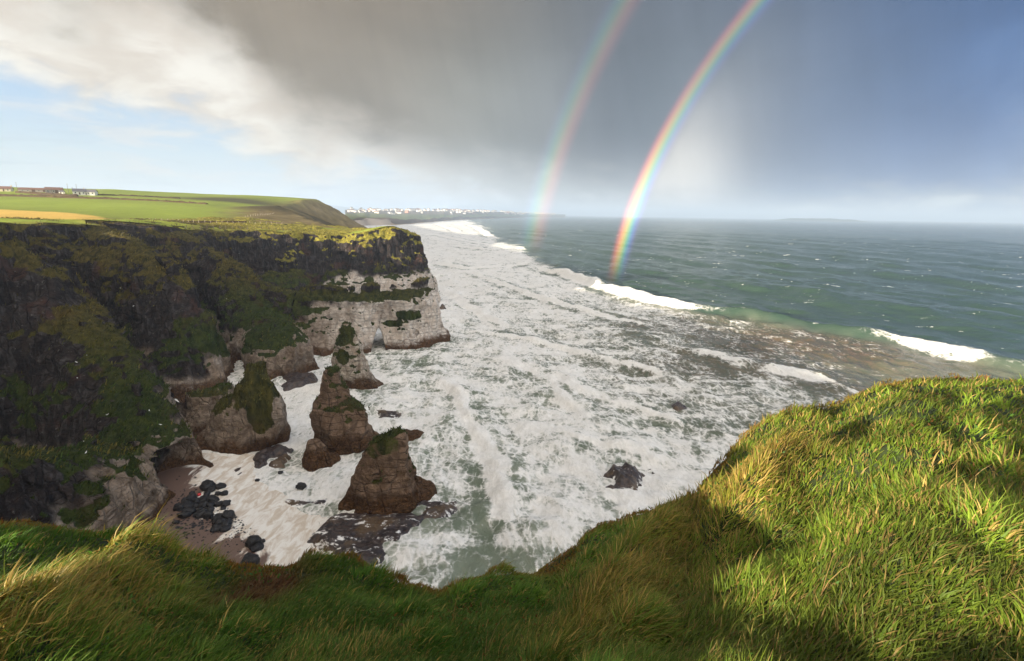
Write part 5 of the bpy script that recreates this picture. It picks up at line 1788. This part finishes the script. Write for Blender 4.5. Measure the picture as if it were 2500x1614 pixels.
# ------------------------------------------------------------------ far coast and town
def far_coast():
    P = [(845, 556, 1500, 512), (905, 551, 1760, 513), (965, 549.5, 1840, 513.5), (1000, 547.5, 1980, 514), (1060, 541, 2500, 514.5), (1130, 535.5, 3400, 515), (1200, 531.5, 4600, 516.5),
         (1260, 529, 6000, 518.5), (1320, 527, 7500, 521), (1380, 526, 8300, 523.8)]
    p = np.array(P, float)
    r_ = ray(p[:, 0], p[:, 1])
    az = np.arctan2(r_[:, 0], r_[:, 1])
    sk = ray(p[:, 0], p[:, 3])
    skt = sk[:, 2] / np.hypot(sk[:, 0], sk[:, 1])
    A = np.linspace(az[0], az[-1], 320)
    rc = np.interp(A, az, p[:, 2])
    st = np.interp(A, az, skt)
    rs = np.maximum(rc * 1.12 + 350, 4300 + 0 * rc)
    zs = EYE + rs * st
    f = np.array([-0.06, -0.01, 0.0, 0.012, 0.022, 0.034, 0.05, 0.075, 0.12, 0.2, 0.3, 0.42, 0.55, 0.7, 0.85, 1.0, 1.15, 1.4])
    Rr = rc[None, :] + f[:, None] * 1.0 * (rs - rc)[None, :]
    X, Y = Rr * np.sin(A)[None, :], Rr * np.cos(A)[None, :]
    n = fbm(p3(X * 0.004, Y * 0.004), 4, seed=901)
    n2 = fbm(p3(X * 0.015, Y * 0.015), 3, seed=905)
    dune = 16 + 14 * n + 8 * n2
    cliffy = sstep(np.degrees(A), -13.2, -14.2) * 1.0
    prof = np.interp(f, [-0.06, 0, 0.012, 0.022, 0.034, 0.05, 0.075, 0.12], [0, 0, 0.08, 0.12, 0.5, 1.0, 0.9, 0.75])[:, None]
    prof_c = np.interp(f, [-0.06, 0, 0.012, 0.022, 0.034], [0, 0, 0.9, 1.0, 1.0])[:, None]
    base = (prof * (1 - cliffy) + prof_c * cliffy) * dune
    up = sstep(np.broadcast_to(f[:, None], X.shape), 0.10, 1.0)
    Z = base * (1 - up) + zs[None, :] * up + n2 * 4 * up - np.where(f[:, None] > 1, (f[:, None] - 1) * 80, 0)
    Z = np.where(f[:, None] <= -0.005, -4.0, Z)
    V = np.stack([X, Y, Z], -1).reshape(-1, 3)
    me = mesh_from('far_coast', V, grid_faces(len(f), len(A))[:, ::-1])
    fr = np.broadcast_to(f[:, None], X.shape).ravel()
    nn = n2.ravel()[:, None]
    c = np.tile(np.array([0.135, 0.150, 0.045]), (len(fr), 1)) * (1 + 0.4 * nn)
    dn = ((fr > 0.018) & (fr < 0.09))
    c[dn] = np.array([0.105, 0.072, 0.042]) * (1 + 0.6 * nn[dn])
    c[fr <= 0.018] = np.array([0.40, 0.30, 0.20])
    cl = (np.broadcast_to(cliffy[None, :], X.shape).ravel() > 0.5) & (fr < 0.03)
    c[cl] = np.array([0.36, 0.30, 0.24]) * (1 + 0.8 * nn[cl])
    tn = fr > 0.5
    c[tn] = np.array([0.15, 0.12, 0.085]) * (1 + 0.5 * nn[tn])
    add_attr(me, 'tint', c)
    o = link('far_coast', me, tint_material('dune_turf', 0.02, 6.0, 0.6))
    tag(o, 'far shore with beach, brown dunes and green links below the town', kind='structure')
    return A, rc, rs, V.reshape(len(f), len(A), 3), f


cA, crc, crs, cV, cf = far_coast()


def town():
    rng = np.random.default_rng(5)
    cols = {'white': (0.62, 0.60, 0.56), 'cream': (0.74, 0.66, 0.52), 'pale grey': (0.55, 0.53, 0.50), 'brick red': (0.42, 0.22, 0.16)}
    mats = {k: plain(k.replace(' ', '_') + '_house_wall', c_, var=0.06, scale=0.1) for k, c_ in cols.items()}
    roofs = [M_SLATE, M_REDROOF]
    lib = {}
    for k in cols:
        for sty in range(3):
            w, d, h, rh = ((16, 10, 8, 4), (26, 11, 10, 4.5), (14, 12, 14, 4))[sty]
            V, F = gable_walls(w, d, h, rh)
            V2, F2 = gable_roof(w, d, h, rh, 0.5, 0.3)
            me = mesh_from('town_house', np.array(V + V2, float), [list(f) for f in F] + [[i + len(V) for i in f] for f in F2], smooth=False)
            me.materials.append(mats[k])
            me.materials.append(roofs[sty % 2])
            idx = np.zeros(len(me.polygons), np.int32)
            idx[len(F):] = 1
            me.polygons.foreach_set('material_index', idx)
            lib[k, sty] = me
    names = list(cols)
    for i in range(230):
        a = rng.uniform(0.0, 1.0) ** 0.9
        j = int(a * (len(cA) - 20)) + 4
        fr = rng.choice([rng.uniform(0.5, 1.0), rng.uniform(0.85, 1.02)])
        col = cV[:, j]
        x, y, z = (np.interp(fr, cf, col[:, q_]) for q_ in range(3))
        k = names[rng.choice(4, p=[0.62, 0.2, 0.1, 0.08])]
        sty = int(rng.integers(0, 3))
        o = link('town_house', lib[k, sty])
        o.location = (x, y, z - 0.5)
        s = rng.uniform(0.8, 1.25)
        o.scale = (s, s, s)
        o.rotation_euler = (0, 0, rng.uniform(-0.7, 0.7))
        where = ('at the left end of the far town', 'in the left half of the far town', 'in the right half of the far town', 'on the point right of the far town')[min(3, int(4 * j / len(cA)))]
        what = ('gabled house', 'long terrace', 'tall narrow house')[sty]
        tag(o, f'tiny {k} {what} {where}', 'house', f'{k} houses {where}')


town()


def mound(name, px0, px1, py, dist, h, label, col, seed, rough=0.3):
    a, b = at(float(px0), float(py), float(dist)), at(float(px1), float(py), float(dist))
    L = math.hypot(*(b - a)[:2])
    nx, ny = 60, 16
    u, w = np.meshgrid(np.linspace(0, 1, nx), np.linspace(-1, 1, ny), indexing='ij')
    dep = L * 0.25
    X = a[0] + (b[0] - a[0]) * u
    Y = a[1] + (b[1] - a[1]) * u + w * dep
    n = fbm(p3(u * 6, w * 2), 4, seed=seed)
    env = np.sin(np.pi * np.clip(u, 0, 1)) ** 0.55 * np.sqrt(np.maximum(0, 1 - w ** 2))
    Z = env * h * (1 + rough * n) - 3
    me = mesh_from(name, np.stack([X, Y, Z], -1).reshape(-1, 3), grid_faces(nx, ny))
    add_attr(me, 'tint', np.tile(np.array(col), (nx * ny, 1)))
    o = link(name, me, tint_material(name + '_turf', 0.01, 4.0, 0.4))
    return o


o = mound('distant_hill', 700, 890, 515, 15000, 225, '', (0.06, 0.08, 0.05), 931)
tag(o, 'faint blue hill behind the far town', kind='structure')
o = mound('island', 1900, 2100, 533, 8000, 46, '', (0.05, 0.06, 0.04), 941, 0.6)
tag(o, 'low hazy island on the horizon to the right', kind='structure')


# ------------------------------------------------------------------ seabirds on the cliff
def seabirds():
    m = plain('white_feathers', (0.80, 0.79, 0.77), var=0.05)
    prof = [(-0.30, 0.01, 0.10), (-0.20, 0.05, 0.10), (-0.05, 0.11, 0.13), (0.08, 0.11, 0.16), (0.16, 0.07, 0.22), (0.20, 0.055, 0.29), (0.25, 0.055, 0.32), (0.30, 0.03, 0.31), (0.36, 0.008, 0.29)]
    k = 8
    V = [(x, r * math.cos(a), z + r * math.sin(a)) for x, r, z in prof for a in np.linspace(0, 2 * math.pi, k, endpoint=False)]
    me = mesh_from('seabird', np.array(V) * 0.75, grid_faces(len(prof), k, True))
    me.materials.append(m)
    d = v - np.array([0, 0, EYE])
    c, s_ = math.cos(PITCH), math.sin(PITCH)
    dep, vy, ux = d[:, 1] * c + d[:, 2] * s_, -d[:, 1] * s_ + d[:, 2] * c, d[:, 0]
    c, s_ = math.cos(ROLL), math.sin(ROLL)
    px, py = CX + FOC * (c * ux + s_ * vy) / dep, CY - FOC * (-s_ * ux + c * vy) / dep
    for i, (a, b) in enumerate([(210, 1082), (209, 1100), (191, 880), (191, 920), (266, 1010), (366, 999), (397, 1034), (212, 863), (330, 745), (290, 700), (555, 725)]):
        near = np.where(np.hypot(px - a, py - b) < 7)[0]
        if not len(near):
            continue
        p = v[near[np.argmin(dep[near])]]
        o = link('seabird', me)
        o.location = (p[0], p[1], p[2] + 0.02)
        o.rotation_euler = (0, 0, i * 1.7)
        tag(o, 'white seabird perched on the dark grassy cliff at the left', 'seabird', 'seabirds perched on the cliff')


seabirds()


# ------------------------------------------------------------------ rainbows
def rainbow(a0, a1, dist, gain, foot, top, stops, label, phis):
    ax = ANTI.normalized()
    e1 = Vector((0, 0, 1))
    e1 = (e1 - ax * e1.dot(ax)).normalized()
    e2 = ax.cross(e1).normalized()
    nphi, na = 160, 15
    V, ac, br = [], [], []
    for ph in np.radians(np.linspace(phis[0], phis[1], nphi)):
        for k in range(na):
            t = k / (na - 1)
            al = math.radians(a0 + (a1 - a0) * t)
            d = ax * math.cos(al) + (e1 * math.cos(ph) + e2 * math.sin(ph)) * math.sin(al)
            # a shallow bowed ribbon of lit drops
            p = Vector((0, 0, EYE)) + d * dist * (1 + 0.01 * math.sin(t * math.pi))
            V.append(tuple(p))
            el = math.degrees(math.asin(d.z))
            b = float(sstep(np.float64(el), foot, foot * 0.15)) * (1 - (1 - top) * float(sstep(np.float64(el), -1.0, 15.0))) * float(sstep(np.float64(el), 34.0, 24.0))
            ac.append(t)
            br.append(b)
    me = mesh_from('rainbow', np.array(V), grid_faces(nphi, na))
    add_attr(me, 'across', np.array(ac))
    add_attr(me, 'bright', np.array(br))
    m, N = new_mat('rainbow_light')
    col = N.ramp(N.attr('across'), stops, 'B_SPLINE')
    e = N.add('ShaderNodeEmission', {'Color': col, 'Strength': N.m('MULTIPLY', N.attr('bright'), gain / 2 ** EXPOSURE)})
    t = N.add('ShaderNodeBsdfTransparent')
    finish(m, N, N.add('ShaderNodeAddShader', {0: e.outputs[0], 1: t.outputs[0]}).outputs[0])
    m.cycles.emission_sampling = 'NONE'
    o = link('rainbow', me, m)
    return tag(o, label, 'rainbow', 'double rainbow')


K = (0, 0, 0)
rainbow(40.6, 42.95, 345.0, 1.15, -8.2, 0.30, [(0.0, K), (0.12, (0.05, 0.02, 0.10)), (0.25, (0.04, 0.08, 0.40)), (0.39, (0.03, 0.38, 0.22)), (0.52, (0.45, 0.50, 0.03)),
        (0.65, (0.80, 0.36, 0.03)), (0.77, (0.70, 0.10, 0.04)), (0.89, (0.16, 0.01, 0.01)), (1.0, K)], 'bright inner rainbow meeting the sea, the stronger of the two', (-103, 28))
rainbow(50.4, 53.6, 380.0, 0.46, -5.0, 0.50, [(0.0, K), (0.15, (0.22, 0.03, 0.02)), (0.30, (0.52, 0.12, 0.05)), (0.45, (0.42, 0.30, 0.06)), (0.58, (0.10, 0.34, 0.10)),
        (0.72, (0.03, 0.24, 0.24)), (0.86, (0.04, 0.05, 0.16)), (1.0, K)], 'faint outer rainbow with colours reversed, left of the bright one', (-103, 28))


# ------------------------------------------------------------------ haze
def haze(density, top):
    V, F = box(-27000, 27000, -27000, 27000, -6.0, top)
    me = mesh_from('haze', np.array(V, float), [list(f) for f in F], smooth=False)
    m, N = new_mat('haze_air')
    vol = N.add('ShaderNodeVolumePrincipled', {'Color': (0.46, 0.58, 0.76, 1), 'Density': density, 'Anisotropy': 0.0})
    out = N.add('ShaderNodeOutputMaterial')
    N.l.new(vol.outputs[0], out.inputs['Volume'])
    o = link('haze', me, m)
    tag(o, 'thin pale sea haze over the whole coast', kind='stuff')


haze(1.5e-4, 290.0)
